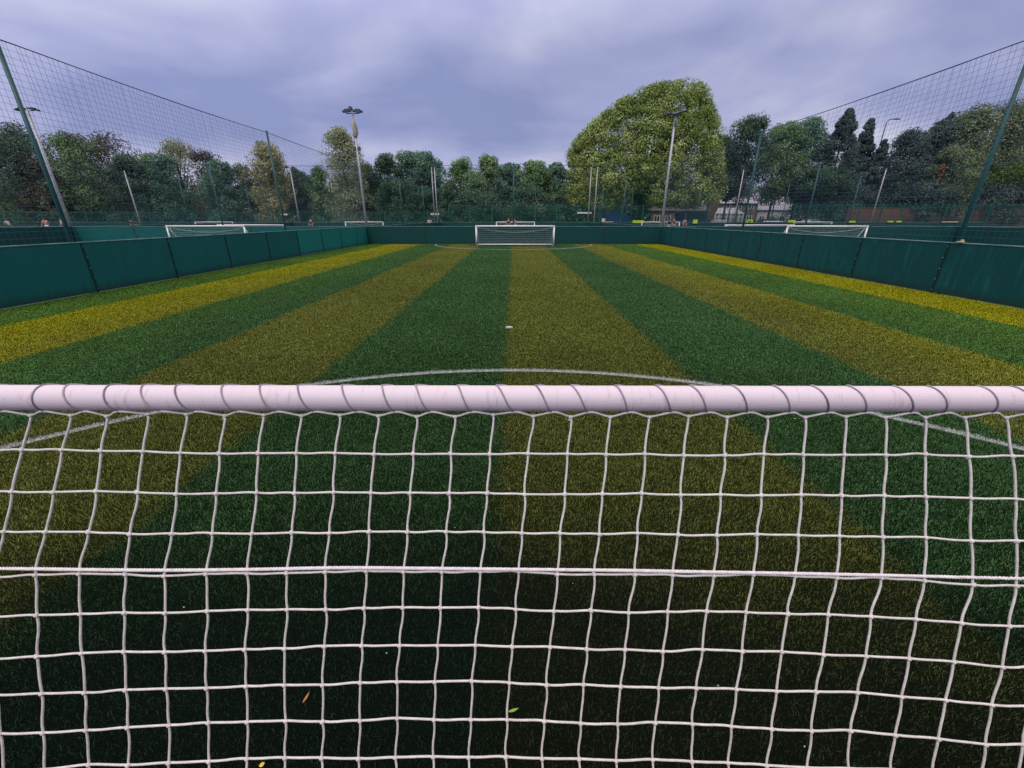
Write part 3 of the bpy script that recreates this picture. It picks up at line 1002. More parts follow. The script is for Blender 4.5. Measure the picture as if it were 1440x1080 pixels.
lampp = empty('street_lamp', (47.9, 61.9 + 9, 0)); tag(lampp, 'tall dark street lamp above the gap between the right conifers', 'street lamp')
lampp.location = (54.2, 70.0, 0)
m = MB(); m.tube([(0, 0, 0), (0, 0, 7), (0, 0, 14.6)], [0.14, 0.11, 0.07], 10); m.build('pole', M['bluelamp'], lampp, True)
m = MB(); m.tube([(0, 0, 14.55), (.3, 0, 14.95), (1.0, 0, 15.0)], 0.05, 8); m.build('arm', M['bluelamp'], lampp, True)
m = MB(); m.box((1.4, 0, 15.0), (0.8, 0.32, 0.13), bev=.04); m.build('lamp_head', M['bluelamp'], lampp)

# ------------------------------------------------------------------ mesh perimeter fence
def mesh_fence(x0, x1, y, h, label):
    f = empty('mesh_fence', (x0, y, 0)); tag(f, label, 'fence', 'green mesh fences behind the pitches')
    n = int((x1 - x0) / 3.0)
    m = MB()
    for k in range(38):
        m.tube([(3.0 * k / 38 + .04, 0, 0.08), (3.0 * k / 38 + .04, 0, h)], 0.006, 3, False)
    for k in range(int(h / .2) + 1):
        z = min(h, 0.1 + k * .2)
        m.tube([(0, 0, z), (3.0, 0, z)], 0.012 if k % 5 == 0 else 0.007, 3, False)
    m.box((1.5, 0.0, h - .02), (3.0, 0.035, 0.05)); m.box((1.5, 0.0, 1.25), (3.0, 0.03, 0.04))
    pm = m.build('mesh_panel', M['fence'], f)
    m = MB(); m.box((0, .05, (h + .1) / 2), (0.15, 0.09, h + .1), bev=.01); m.box((0, .05, h + .11), (.13, .09, .03))
    pp = m.build('post', M['fence'], f)
    for i in range(1, n):
        c = pm.copy(); COL.objects.link(c); c.location = (3.0 * i, 0, 0)
    for i in range(1, n + 1):
        c = pp.copy(); COL.objects.link(c); c.location = (3.0 * i, 0, 0)
mesh_fence(-78, -9, 62.2, 2.5, 'low green mesh fence before the left trees')
mesh_fence(-9, 36, 62.2, 3.3, 'green mesh fence behind the far goal and under the big tree')
mesh_fence(36, 90, 62.2, 3.4, 'green mesh fence in front of the brick wall on the right')

# brick wall, far right
bw = empty('brick_wall', (73, 64.4, 0)); tag(bw, 'long red brown brick wall under the right trees, behind the mesh fence', 'wall')
def brick(name, a, b, mo):
    t = NT(name)
    br = t.n("ShaderNodeTexBrick")
    mp = t.n("ShaderNodeMapping"); mp.inputs['Rotation'].default_value = (R(90), 0, 0)
    t.l(t.obj(), mp.inputs[0]); t.l(mp.outputs[0], br.inputs[0])
    br.inputs['Color1'].default_value = (*a, 1); br.inputs['Color2'].default_value = (*b, 1); br.inputs['Mortar'].default_value = (*mo, 1)
    br.inputs['Scale'].default_value = 1.0
    br.inputs['Brick Width'].default_value = 0.23; br.inputs['Row Height'].default_value = 0.075; br.inputs['Mortar Size'].default_value = 0.01
    nz = t.noise(t.obj(), 0.9, 4)
    t.set(t.mix(t.math('MULTIPLY', nz, .5), br.outputs[0], tuple(x * .5 for x in a)), .9, 0, .2)
    return t.m
M['brick'] = brick('brickwork', (0.20, 0.075, 0.055), (0.13, 0.05, 0.04), (0.14, 0.11, 0.10))
M['brick2'] = brick('brickwork_house', (0.24, 0.12, 0.09), (0.18, 0.08, 0.06), (0.2, 0.17, 0.15))
m = MB(); m.box((0, 0, 1.5), (50, 0.3, 3.0)); m.build('wall_body', M['brick'], bw)
m = MB(); m.box((0, 0, 3.04), (50.02, 0.42, 0.08), bev=.01); m.build('coping', M['brickred'], bw)
for i in range(12):
    m = MB(); m.box((-24.5 + i * 4.45, -.22, 1.49), (0.42, 0.14, 2.98)); m.build('pier', M['brick'], bw)

# boards and signs
def board(x, y, z, w, h, lab, mat='yellow', cat='sign', grp='bright yellow boards along the far wall', name='yellow_board'):
    o = empty(name, (x, y, z)); tag(o, lab, cat, grp)
    m = MB(); m.box((0, 0, 0), (w, 0.05, h), bev=.012); m.build('face', M[mat], o)
    m = MB()
    for s in (-.4, .4):
        m.box((s * w, 0.05, -h * .3), (0.05, 0.05, h * .9 + .2))
    m.build('bracket', M['joint'], o)
    return o
def bx(px, Y): return (px - 722) / F_PX * (Y * CT + 0.2)
YS = 60.25
board(bx(897, YS), YS, 1.22, 1.5, 0.36, 'long yellow board under the right side of the big tree')
board(bx(855, YS), YS, 1.20, 1.4, 0.10, 'very thin yellow strip left of the long yellow board', mat='cream')
board(bx(977, YS), YS, 1.24, 0.6, 0.50, 'small square yellow board just right of the right floodlight mast')
board(bx(1053, YS), YS, 1.22, 0.85, 0.55, 'square yellow board with a dark emblem, beside the thin green post', )
board(bx(1112, YS), YS, 1.28, 1.0, 0.30, 'yellow board over the left half of the right neighbouring goal')
board(bx(1196, YS), YS, 1.22, 1.0, 0.22, 'yellow board over the right end of the right neighbouring goal')
board(bx(1250, YS), YS, 1.24, 0.75, 0.18, 'left one of two short yellow strips right of the neighbouring goal')
board(bx(1262, YS), YS, 1.24, 0.75, 0.18, 'right one of two short yellow strips right of the neighbouring goal')
board(bx(1333, YS), YS, 1.2, 2.2, 0.12, 'long pale strip just left of the tall right net post', mat='cream')
board(bx(1086, YS), YS, 1.26, 2.6, 0.12, 'long white strip on the far wall left of the right neighbouring goal', mat='white')
m = MB(); m.box((0, 0, 0), (.3, .02, .16), bev=.01)
x4 = bx(1053, YS)
o = m.build('emblem', M['joint'], None, False, (0, -.035, 0.02)); o.parent = [c for c in bpy.data.objects if c.name.startswith('yellow_board') and c.get('label', '').startswith('square yellow board with')][0]
for (px, Y, z, w, h, lab) in ((401, 61.9, 2.15, 0.95, 0.2, 'white sign on the mesh fence right of the middle left net post'),
                              (612, 61.9, 2.2, 1.2, 0.26, 'white sign on the mesh fence beside the left pair of masts'),
                              (821, 61.9, 2.35, 2.0, 0.2, 'long white sign on the mesh fence left of the right pair of masts'),
                              (848, 61.0, 1.42, 0.45, 0.42, 'small white notice low on the fence right of the right pair of masts')):
    board(bx(px, Y), Y, z, w, h, lab, 'white', 'sign', 'white signs on the mesh fence', 'fence_sign')

# ------------------------------------------------------------------ trees
def tree(px, hw, top, Y, kind, label, prof='round', base=0.6, n_cl=90, per=70, leaf=0.34, name='tree', seed=0, sparse=0.0, extra=None, skew=0.0, trunk_r=0.22):
    r = np.random.default_rng(seed + abs(int(px)) * 7 + 11)
    X, H = at_y(px, top, Y)
    dpt = Y * CT + (CAM_H - H * 0.5) * ST
    W = hw / F_PX * dpt
    t = empty(name, (X, Y, 0)); tag(t, label, 'tree', 'trees round the pitches')
    # clump centres inside the profile
    cs, rs = [], []
    while len(cs) < n_cl * 1.7:
        u = r.uniform(0, 1)
        z = base + (H - base) * u
        if prof == 'round': wz = math.sqrt(max(0, 1 - abs((u - 0.48) / 0.54) ** 2.4))
        elif prof == 'bush': wz = math.sqrt(max(0, 1 - max(0, (u - 0.15) / 0.87) ** 2.2))
        elif prof == 'cone': wz = max(0.03, (1 - u) ** 0.85) * (0.85 + .15 * math.sin(u * 22))
        elif prof == 'poplar': wz = math.sqrt(max(0, 1 - abs((u - 0.38) / 0.64) ** 1.9))
        elif prof == 'big':
            wz = math.sqrt(max(0, 1 - abs((u - 0.30) / 0.71) ** 2.3))
        a = r.uniform(0, 2 * PI)
        q = r.uniform(0, 1) ** (0.42)
        rr = r.uniform(0.10, 0.22) * (W + (H - base) * .25)
        rr = min(rr, 2.2) * ((.62 - .42 * u) if prof == 'cone' else 1)
        zz = min(z, H - rr * r.uniform(0.6, 1.9))
        rad = max(0.0, W * wz * q * r.uniform(.82, 1.14) - rr * .55)
        if prof == 'cone':
            rad = W * wz * q; zz = min(z, H - rr * .8)
        sk = skew * W * u
        cs.append((rad * math.cos(a) + sk, rad * math.sin(a) * 0.9, zz)); rs.append(rr)
    if extra:
        for (ex, ez, er) in extra:
            cs.append((ex * W, r.uniform(-.1, .1) * W, base + (H - base) * ez)); rs.append(er * W)
    cs = np.array(cs); rs = np.array(rs)
    N = len(cs)
    K = int(per * 1.9)
    idx = np.repeat(np.arange(N), K)
    d = r.normal(size=(N * K, 3)); d /= np.linalg.norm(d, axis=1)[:, None]
    rad = rs[idx] * r.uniform(0.45, 1.08, N * K) ** 0.6
    d[:, 2] *= 0.8
    c = cs[idx] + d * rad[:, None]
    if prof == 'cone':
        c[:, 2] -= 0.25 * np.hypot(c[:, 0], c[:, 1]) * r.uniform(.3, 1, N * K)
    c[:, 2] = np.maximum(c[:, 2], 0.25)
    # leaf cards, roughly facing out and up
    nn = d + r.normal(size=d.shape) * 0.55 + np.array([0, 0, 0.35])
    nn /= np.linalg.norm(nn, axis=1)[:, None]
    ref = r.normal(size=d.shape)
    u_ = np.cross(nn, ref); u_ /= np.linalg.norm(u_, axis=1)[:, None]
    v_ = np.cross(nn, u_)
    s1 = (leaf * 0.80 * r.uniform(0.55, 1.25, N * K) * 0.5)[:, None]
    s2 = s1 * r.uniform(0.45, 0.9, N * K)[:, None]
    vs = np.stack([c - u_ * s1, c - v_ * s2 * .8 + nn * s1 * .15, c + u_ * s1, c + v_ * s2 + nn * s1 * .1], 1).reshape(-1, 3)
    fc = np.arange(N * K * 4).reshape(-1, 4)
    tone = np.repeat(np.clip(r.normal(0.5, 0.22, N)[idx] + r.normal(0, .1, N * K), 0, 1), 4)
    np_mesh('crown', vs, fc, 4, LEAF[kind], t, attr=tone)
    # trunk and limbs
    m = MB()
    tt = H * (0.9 if prof in ('cone', 'poplar') else 0.7)
    m.tube([(0, 0, 0), (.1 * r.normal(), 0, tt * .3), (skew * W * .3 + .15 * r.normal(), .1, tt * .65), (skew * W * .6, 0, tt)], [trunk_r, trunk_r * .8, trunk_r * .5, trunk_r * .15], 8)
    for k in range(14 if sparse == 0 else 30):
        j = r.integers(0, N)
        e = cs[j]
        z0 = min(max(base * .8 + 0.4, e[2] * r.uniform(0.35, 0.7)), tt * .9)
        m.tube([(0, 0, z0), tuple(e * np.array([.5, .5, .55]) + np.array([0, 0, z0 * .45])), tuple(e)], [trunk_r * .38, trunk_r * .22, trunk_r * .07], 5)
    m.build('trunk', M['bark'], t, True)
    return t
T = tree
# left side, left to right
T(4, 50, 168, 66, 'dark', 'dark green tree at the left edge, cut by the frame', 'round', 0.5, 110, seed=1)
T(-45, 60, 175, 74, 'olive', 'brownish olive tree outside the left frame edge', 'bush', 0.3, 80)
T(36, 34, 218, 62.9 + 2, 'brown', 'low brown bush tree before the leftmost trees', 'bush', 0.2, 60, seed=2)
T(92, 44, 186, 69, 'green', 'green leafy tree right behind the tall left net post', 'round', 0.5, 110, seed=3)
T(62, 30, 250, 65, 'olive', 'low olive bush at the foot of the green leafy left tree', 'bush', 0.1, 50, seed=31)
T(140, 46, 180, 71, 'brown', 'thin maroon brown tree, half bare, between green trees on the left', 'round', 0.5, 85, 45, seed=4, sparse=1)
T(170, 34, 212, 67, 'dark', 'dark green bushy tree below the maroon tree', 'bush', 0.2, 70, seed=5)
T(204, 30, 214, 70, 'green', 'green round topped tree behind the short bare mast', 'bush', 0.3, 70, seed=6)
T(238, 36, 193, 73, 'pale', 'pale wispy treetop left of the reddish one', 'round', 0.4, 70, 40, seed=7, sparse=1)
T(222, 28, 215, 68, 'teal', 'blue green tree in front of the pale wispy treetop', 'bush', 0.3, 60, seed=8)
T(284, 30, 206, 72, 'brown', 'small reddish brown treetop left of the golden tree', 'round', 0.4, 60, 42, seed=9, sparse=1)
T(300, 34, 222, 68, 'teal', 'dull green tree above the left neighbouring goal', 'bush', 0.3, 70, seed=10)
T(335, 22, 228, 70, 'olive', 'olive tree touching the golden tree on its left', 'bush', 0.3, 50, seed=12)
T(368, 33, 197, 66, 'gold', 'golden yellow tree left of the middle left net post', 'poplar', 0.4, 85, 60, leaf=.30, seed=13)
T(415, 30, 236, 72, 'dark', 'low dark tree between the golden and the pale pointed tree', 'bush', 0.3, 60, seed=14)
T(446, 24, 232, 70, 'green', 'low green tree at the left foot of the pale pointed tree', 'bush', 0.3, 50, seed=15)
T(476, 37, 177, 67, 'pale', 'tall pale pointed tree beside the left corner floodlight', 'poplar', 0.4, 120, 60, leaf=.30, seed=16)
T(512, 18, 226, 71, 'olive', 'thin olive tree just right of the left corner floodlight', 'bush', 0.3, 45, seed=17)
T(541, 27, 215, 70, 'dark', 'left dome of the dark green clump in the middle left', 'round', 0.5, 80, seed=18)
T(572, 26, 209, 71, 'teal', 'middle dome of the dark green clump in the middle left', 'round', 0.5, 80, seed=19)
T(600, 25, 211, 70, 'teal', 'right dome of the dark green clump in the middle left', 'round', 0.5, 80, seed=20)
T(556, 34, 250, 67, 'dark', 'low dark bush in front of the dark green clump', 'bush', 0.2, 70, seed=21)
T(648, 26, 222, 70, 'green', 'green tree with a thin tip, left of the far goal', 'round', 0.5, 80, seed=22)
T(684, 27, 216, 72, 'green', 'rounded green tree above the left half of the far goal', 'round', 0.5, 85, seed=23)
T(715, 22, 226, 70, 'teal', 'blue green tree above the middle of the far goal', 'round', 0.5, 65, seed=24)
T(752, 30, 223, 69, 'green', 'bright topped green tree above the right post of the far goal', 'round', 0.5, 90, seed=25)
T(783, 22, 228, 71, 'teal', 'narrow green tree left against the big tree', 'round', 0.5, 60, seed=26)
T(664, 46, 262, 67, 'dark', 'low dark thicket left behind the far goal', 'bush', 0.2, 80, seed=27)
T(745, 48, 262, 67, 'dark', 'low dark thicket right behind the far goal', 'bush', 0.2, 80, seed=28)
T(632, 20, 255, 66, 'dark', 'small dark bush right of the left pair of masts', 'bush', 0.2, 40, seed=29)
# big tree
def big_tree():
    r = np.random.default_rng(99)
    Y = 70.0
    prof_px = [(799, 300, 218), (812, 300, 196), (832, 300, 174), (860, 300, 150), (890, 300, 134), (915, 300, 126), (945, 300, 121), (965, 300, 122), (976, 300, 134), (987, 300, 155), (1000, 290, 186)]
    X0, _ = at_y(900, 300, Y)
    t = empty('tree', (X0, Y, 0)); tag(t, 'biggest tree, broad light green dome sloping up towards the right', 'tree', 'trees round the pitches')
    cs, rs = [], []
    xs = [p[0] for p in prof_px]; ts = [p[2] for p in prof_px]
    while len(cs) < 760:
        px = r.uniform(801, 994)
        top = float(np.interp(px, xs, ts))
        py = top + (288 - top) * r.uniform(0, 1) ** 1.15
        # horizontal half depth from a round plan
        cx = (px - 905) / 105.0
        dep = 9.0 * math.sqrt(max(0.02, 1 - cx * cx)) * math.sqrt(max(.05, (py - top + 25) / 110 if py - top < 85 else 1))
        y = Y + r.uniform(-1, 1) * dep
        # pull towards the outer shell at the front
        if r.random() < 0.5: y = Y - dep * r.uniform(.75, .95)
        x_, z_ = at_y(px, py, Y)
        rr = r.uniform(0.7, 1.45)
        _, ztop = at_y(px, top, Y)
        cs.append((x_ - X0, y - Y, min(z_, ztop - rr * .75))); rs.append(rr)
    cs = np.array(cs); rs = np.array(rs)
    cs[:, 2] = np.maximum(cs[:, 2], 3.6)
    N, K = len(cs), 190
    idx = np.repeat(np.arange(N), K)
    d = r.normal(size=(N * K, 3)); d /= np.linalg.norm(d, axis=1)[:, None]
    rad = rs[idx] * r.uniform(0.5, 1.08, N * K) ** .6
    c = cs[idx] + d * np.array([1, 1, .75]) * rad[:, None]
    nn = d + r.normal(size=d.shape) * .5 + np.array([0, -.1, .4]); nn /= np.linalg.norm(nn, axis=1)[:, None]
    u_ = np.cross(nn, r.normal(size=d.shape)); u_ /= np.linalg.norm(u_, axis=1)[:, None]
    v_ = np.cross(nn, u_)
    s1 = (0.26 * r.uniform(.5, 1.25, N * K) * .5)[:, None]; s2 = s1 * r.uniform(.5, .9, N * K)[:, None]
    vs = np.stack([c - u_ * s1, c - v_ * s2, c + u_ * s1, c + v_ * s2], 1).reshape(-1, 3)
    tone = np.repeat(np.clip(r.normal(.5, .2, N)[idx] + r.normal(0, .1, N * K), 0, 1), 4)
    np_mesh('crown', vs, np.arange(N * K * 4).reshape(-1, 4), 4, LEAF['big'], t, attr=tone)
    m = MB()
    m.tube([(0, 0, 0), (.1, 0, 2.5), (.3, 0, 6), (2.5, 0, 12), (4, 0, 16)], [.6, .5, .42, .25, .08], 12)
    for k in range(40):
        e = cs[r.integers(0, N)]
        z0 = r.uniform(2.6, 6.5)
        m.tube([(0.1, 0, z0), tuple(e * .5 + np.array([0, 0, z0 * .5 + .6])), tuple(e)], [.22, .13, .04], 6)
    m.build('trunk', M['bark'], t, True)
big_tree()
# right side
T(1012, 26, 188, 74, 'teal', 'hazy blue green tree leaning on the right flank of the big tree', 'round', 4.6, 80, seed=40)
T(1030, 20, 232, 72, 'dark', 'lower dark tree in front of the blue green one', 'round', 4.6, 50, seed=41)
T(1060, 36, 160, 71, 'dark', 'dark open crowned tree behind the thin green post', 'round', 4.3, 110, 60, seed=42)
T(1108, 34, 170, 72, 'green', 'rounded green tree right of the open crowned dark tree', 'round', 4.3, 110, seed=43)
T(1146, 32, 162, 73, 'teal', 'tall leafy tree left of the pointed conifers', 'round', 4.3, 110, seed=44)
T(1194, 66, 152, 70, 'conifer', 'tallest pointed dark conifer, left of the gap', 'cone', 1.5, 260, seed=45, leaf=.3)
T(1224, 46, 166, 72, 'conifer', 'slim pointed conifer close to the tallest one', 'cone', 1.5, 190, seed=46, leaf=.3)
T(1243, 36, 196, 69, 'conifer', 'shortest conifer, at the left side of the gap', 'cone', 1.0, 150, seed=47, leaf=.3)
T(1150, 50, 235, 69, 'dark', 'low spreading dark tree between the right trunks', 'round', 5.0, 90, seed=48)
T(1255, 28, 232, 73, 'conifer', 'low dark conifer filling the foot of the gap', 'bush', 3.5, 70, seed=49)
T(1283, 34, 180, 68, 'conifer', 'broad dark conifer just right of the gap', 'bush', 1.2, 140, seed=50, leaf=.3)
T(1325, 34, 168, 69, 'conifer', 'dark blue conifer with a crooked tip sticking out', 'bush', 1.2, 140, seed=51, leaf=.3, extra=[(0.05, .98, .14), (.15, 1.01, .12), (.25, 1.03, .10), (.34, 1.05, .08)])
T(1376, 42, 146, 69, 'olive', 'tall olive tree left of the tall right net post', 'round', 1.6, 150, seed=52)
T(1345, 40, 205, 66, 'olive', 'mid height olive tree below the crooked conifer', 'round', 1.8, 110, seed=53)
T(1432, 46, 138, 70, 'olive', 'tall brownish tree at the right edge, cut by the frame', 'round', 1.6, 150, seed=54)
T(1500, 70, 120, 72, 'conifer', 'very tall dark tree outside the right frame edge', 'round', 1.6, 120, seed=55)
T(1428, 40, 224, 66.6, 'bright', 'low bright green tree right of the tall right net post', 'round', 3.2, 75, 60, seed=56)
T(1300, 46, 252, 66, 'conifer', 'low dark shrub row above the brick wall', 'bush', 1.6, 90, seed=57)
T(1395, 56, 258, 66.5, 'conifer', 'dark undergrowth above the brick wall at the right', 'bush', 1.6, 90, seed=58)
T(1325, 5, 231, 64.9, 'orange', 'small orange leaved sprig among the olive trees, upper one', 'round', 6.2, 9, 35, name='tree', leaf=.26, seed=59, trunk_r=.05)
T(1342, 8, 268, 64.9, 'orange', 'small orange leaved bush, lower one above the brick wall', 'round', 3.9, 9, 30, leaf=.26, seed=60, trunk_r=.05)

# far-off wood closing the horizon
r = np.random.default_rng(5)
n = 52000
x = r.uniform(-170, 62, n); y = r.uniform(90, 104, n)
hgt = 8.0 + 1.6 * np.sin(x * .11) + 1.2 * np.sin(x * .37 + 1)
hgt = np.where(x > 12, 7.5, hgt) 
keep = ~((x > 38) & (x < 75))
x, y, hgt = x[keep], y[keep], hgt[keep]; n = len(x)
z = hgt * r.uniform(0.02, 1, n)
c = np.stack([x, y, z], 1)
nn = r.normal(size=(n, 3)) + np.array([0, -.6, .5]); nn /= np.linalg.norm(nn, axis=1)[:, None]
u_ = np.cross(nn, r.normal(size=(n, 3))); u_ /= np.linalg.norm(u_, axis=1)[:, None]
v_ = np.cross(nn, u_)
s = r.uniform(.3, .7, n)[:, None]
vs = np.stack([c - u_ * s, c - v_ * s * .7, c + u_ * s, c + v_ * s * .7], 1).reshape(-1, 3)
wood = np_mesh('distant_wood', vs, np.arange(n * 4).reshape(-1, 4), 4, LEAF['dark'], attr=np.repeat(r.uniform(0, 1, n), 4))
tag(wood, 'dark mass of distant woodland closing the gaps between the tree trunks', 'woodland', kind='stuff')

# ------------------------------------------------------------------ houses behind the right trees
M['render'] = simple('pale_render', (0.55, 0.5, 0.52), (0.45, 0.4, 0.42), 2, .8)
M['tile_l'] = simple('roof_pale', (0.36, 0.33, 0.42), (0.27, 0.25, 0.32), 3, .7)
M['tile_d'] = simple('roof_dark', (0.16, 0.13, 0.14), (0.10, 0.08, 0.09), 3, .8)
def house(x, y, w, d, eave, ridge, wallm, roofm, label, nwin=3, chim=True, gable=False):
    h = empty('house', (x, y, 0)); tag(h, label, 'house', 'houses behind the right trees')
    m = MB(); m.box((0, 0, eave / 2), (w, d, eave))
    if gable:
        m.add([(-w / 2, -d / 2, eave), (w / 2, -d / 2, eave), (0, -d / 2, ridge - .05), (-w / 2, d / 2, eave), (w / 2, d / 2, eave), (0, d / 2, ridge - .05)], [(0, 1, 2), (5, 4, 3)])
    else:
        m.add([(-w / 2, -d / 2, eave), (-w / 2, d / 2, eave), (-w / 2, 0, ridge - .05), (w / 2, -d / 2, eave), (w / 2, d / 2, eave), (w / 2, 0, ridge - .05)], [(2, 1, 0), (3, 4, 5)])
    m.build('wall', wallm, h)
    m = MB(); o_ = .35; th = .14
    if gable:
        for s in (-1, 1):
            a = [(s * (w / 2 + o_), -d / 2 - o_, eave - .2), (s * (w / 2 + o_), d / 2 + o_, eave - .2), (0, d / 2 + o_, ridge), (0, -d / 2 - o_, ridge)]
            m.add(a + [(p[0], p[1], p[2] + th) for p in a], [(0, 1, 2, 3), (7, 6, 5, 4), (0, 4, 5, 1), (1, 5, 6, 2), (2, 6, 7, 3), (3, 7, 4, 0)])
    else:
        for s in (-1, 1):
            a = [(-w / 2 - o_, s * (d / 2 + o_), eave - .2), (w / 2 + o_, s * (d / 2 + o_), eave - .2), (w / 2 + o_, 0, ridge), (-w / 2 - o_, 0, ridge)]
            m.add(a + [(p[0], p[1], p[2] + th) for p in a], [(0, 1, 2, 3), (7, 6, 5, 4), (0, 4, 5, 1), (1, 5, 6, 2), (2, 6, 7, 3), (3, 7, 4, 0)])
    rf = m.build('roof', roofm, h)
    if chim:
        m = MB(); m.box((w * .3, 0, ridge + .3), (.6, .5, 1.3)); m.build('chimney', M['brick2'], rf)
    floors = [1.5] if eave < 3.6 else [1.5, 4.0]
    for fz in floors:
        for k in range(nwin):
            xx = -w / 2 + w * (k + .5) / nwin
            m = MB()
            for sx in (-.55, 0, .55): m.box((xx + sx, -d / 2 - .03, fz), (.09, .08, 1.2))
            for sz in (-.6, .6): m.box((xx, -d / 2 - .033, fz + sz), (1.2, .09, .09))
            f = m.build('window', M['white'], h)
            m = MB(); m.box((xx, -d / 2 - .012, fz), (1.05, .02, 1.15)); m.build('pane', M['glasswin'], f)
def hx(px, Y): return (px - 722) / F_PX * (Y * CT)
house(hx(1022, 96), 96, 7.5, 8, 4.6, 7.6, M['brick2'], M['tile_l'], 'house with pale lilac roof seen left of the thin green post')
house(hx(1078, 98), 98, 8.5, 7, 3.4, 5.9, M['render'], M['tile_l'], 'low pale house seen between trunks right of the thin green post', 4)
house(hx(1124, 100), 100, 7, 7, 3.3, 5.8, M['brick2'], M['render'], 'small pale gabled house above the right neighbouring goal', 2, True, True)
house(hx(1186, 94), 94, 10, 7, 3.0, 4.9, M['brick2'], M['tile_d'], 'red brick house under the conifers', 4)
house(hx(1236, 98), 98, 7, 7, 4.4, 7.0, M['render'], M['tile_l'], 'pale gabled house seen through the gap in the conifers', 2, True, True)
house(hx(944, 94), 94, 11, 8, 3.2, 4.8, M['brick2'], M['tile_d'], 'red brick bungalow under the right side of the big tree', 5)
house(hx(845, 98), 98, 9, 8, 3.4, 5.6, M['render'], M['brickred'], 'pale house with red roof under the left side of the big tree', 3)
# conservatory
cv = empty('conservatory', (hx(1024, 88), 88, 0)); tag(cv, 'white framed conservatory low beneath the pale lilac roof', 'conservatory')
m = MB(); m.box((0, 1.5, .35), (5.6, 3.0, .7)); m.build('base_wall', M['brick2'], cv)
m = MB()
for k in range(8):
    m.box((-2.75 + k * .786, 0, 1.6), (.12, .12, 1.8))
m.box((0, 0, 2.55), (5.7, .16, .16)); m.box((0, 0, .78), (5.7, .16, .12)); m.box((0, 0, 1.9), (5.6, .08, .08))
for k in range(6): m.tube([(-2.6 + k * 1.04, 0, 2.6), (-1.6 + k * .64, 1.5, 3.5)], .06, 5)
m.box((0, 1.5, 3.52), (3.4, .12, .12))
m.build('frame', M['white'], cv)
m = MB(); m.box((0, .03, 1.6), (5.4, .02, 1.75)); m.add([(-2.7, .03, 2.6), (2.7, .03, 2.6), (1.6, 1.5, 3.46), (-1.6, 1.5, 3.46)], [(0, 1, 2, 3)]); m.build('glazing', M['glass'], cv)

# ------------------------------------------------------------------ vehicles beyond the fence
def car(x, y, rz, paint, label, name='parked_car', Lc=4.3, Wc=1.75, Hc=1.48, van=False):
    c = empty(name, (x, y, 0), rz); tag(c, label, 'van' if van else 'car', 'vehicles parked beyond the fence')
    if van: prof = [(-.5, .35), (-.5, .92), (-.47, 1.0), (.22, 1.0), (.34, .62), (.48, .5), (.5, .35)]
    else: prof = [(-.5, .3), (-.495, .6), (-.43, .66), (-.36, .68), (-.26, .97), (-.1, 1.0), (.08, .98), (.24, .68), (.44, .58), (.5, .45), (.5, .3)]
    m = MB(); n = len(prof)
    vs = []
    for s in (-1, 1):
        for (a, b) in prof:
            tp = 1.0 if b < .7 else (.96 if van else .82)
            vs.append((a * Lc, s * Wc / 2 * tp, b * Hc))
    fs = [tuple(range(n)), tuple(reversed(range(n, 2 * n)))]
    for k in range(n):
        k2 = (k + 1) % n
        fs.append((k2, k, n + k, n + k2))
    m.add(vs, fs)
    body = m.build('body', paint, c)
    bv = body.modifiers.new('bevel', 'BEVEL'); bv.width = .05; bv.segments = 2
    m = MB()
    a0, a1 = (-.05, .24) if van else (-.25, .2)
    for s in (-1, 1):
        y1_ = s * (Wc / 2 * .93 + .012)
        zt, zb = (.92, .66) if van else (.93, .71)
        m.add([(a0 * Lc, y1_ + .0, zb * Hc), ((a1) * Lc, y1_, zb * Hc), ((a1 - .08) * Lc, y1_ * .93, zt * Hc), ((a0 + .03) * Lc, y1_ * .93, zt * Hc)], [(0, 1, 2, 3)])
    m.build('side_window', M['glasswin'], c)
    for sx in (-.31, .31):
        for s in (-1, 1):
            m = MB(); m.tube([(sx * Lc, s * (Wc / 2 - .2), .31), (sx * Lc, s * (Wc / 2 + .01), .31)], .31, 18); w = m.build('wheel', M['rubber'], c)
            m = MB(); m.tube([(sx * Lc, s * (Wc / 2 - .02), .31), (sx * Lc, s * (Wc / 2 + .02), .31)], .19, 12); m.build('rim', M['bolt'], w)
    for s in (-.3, .3):
        m = MB(); m.box((.5 * Lc - .02, s * Wc, .5 * Hc), (.06, .3, .14)); m.build('headlight', M['glass'], c)
P1 = simple('paint_dark', (0.02, 0.025, 0.045), None, 2, .25)
P2 = simple('paint_silver', (0.45, 0.45, 0.5), None, 2, .3, .4)
P3 = simple('paint_blue', (0.02, 0.06, 0.25), None, 2, .3)
P4 = simple('paint_white', (0.7, 0.7, 0.74), None, 2, .3)
car(bx(973, 66), 66, R(8), P1, 'dark van behind the fence right of the right floodlight', 'parked_van', 4.9, 1.95, 2.6, True)
car(bx(868, 66), 66, R(0), P3, 'blue van glimpsed beneath the big tree', 'parked_van', 4.2, 1.9, 2.5, True)
car(bx(1006, 65), 65, R(170), P2, 'silver car behind the fence left of the thin green post', Hc=1.45)
car(bx(1080, 66), 66, R(5), P1, 'dark car behind the fence right of the thin green post', Hc=1.6)
car(bx(1142, 67), 67, R(0), P4, 'white car beyond the fence above the right neighbouring goal', Hc=1.5)

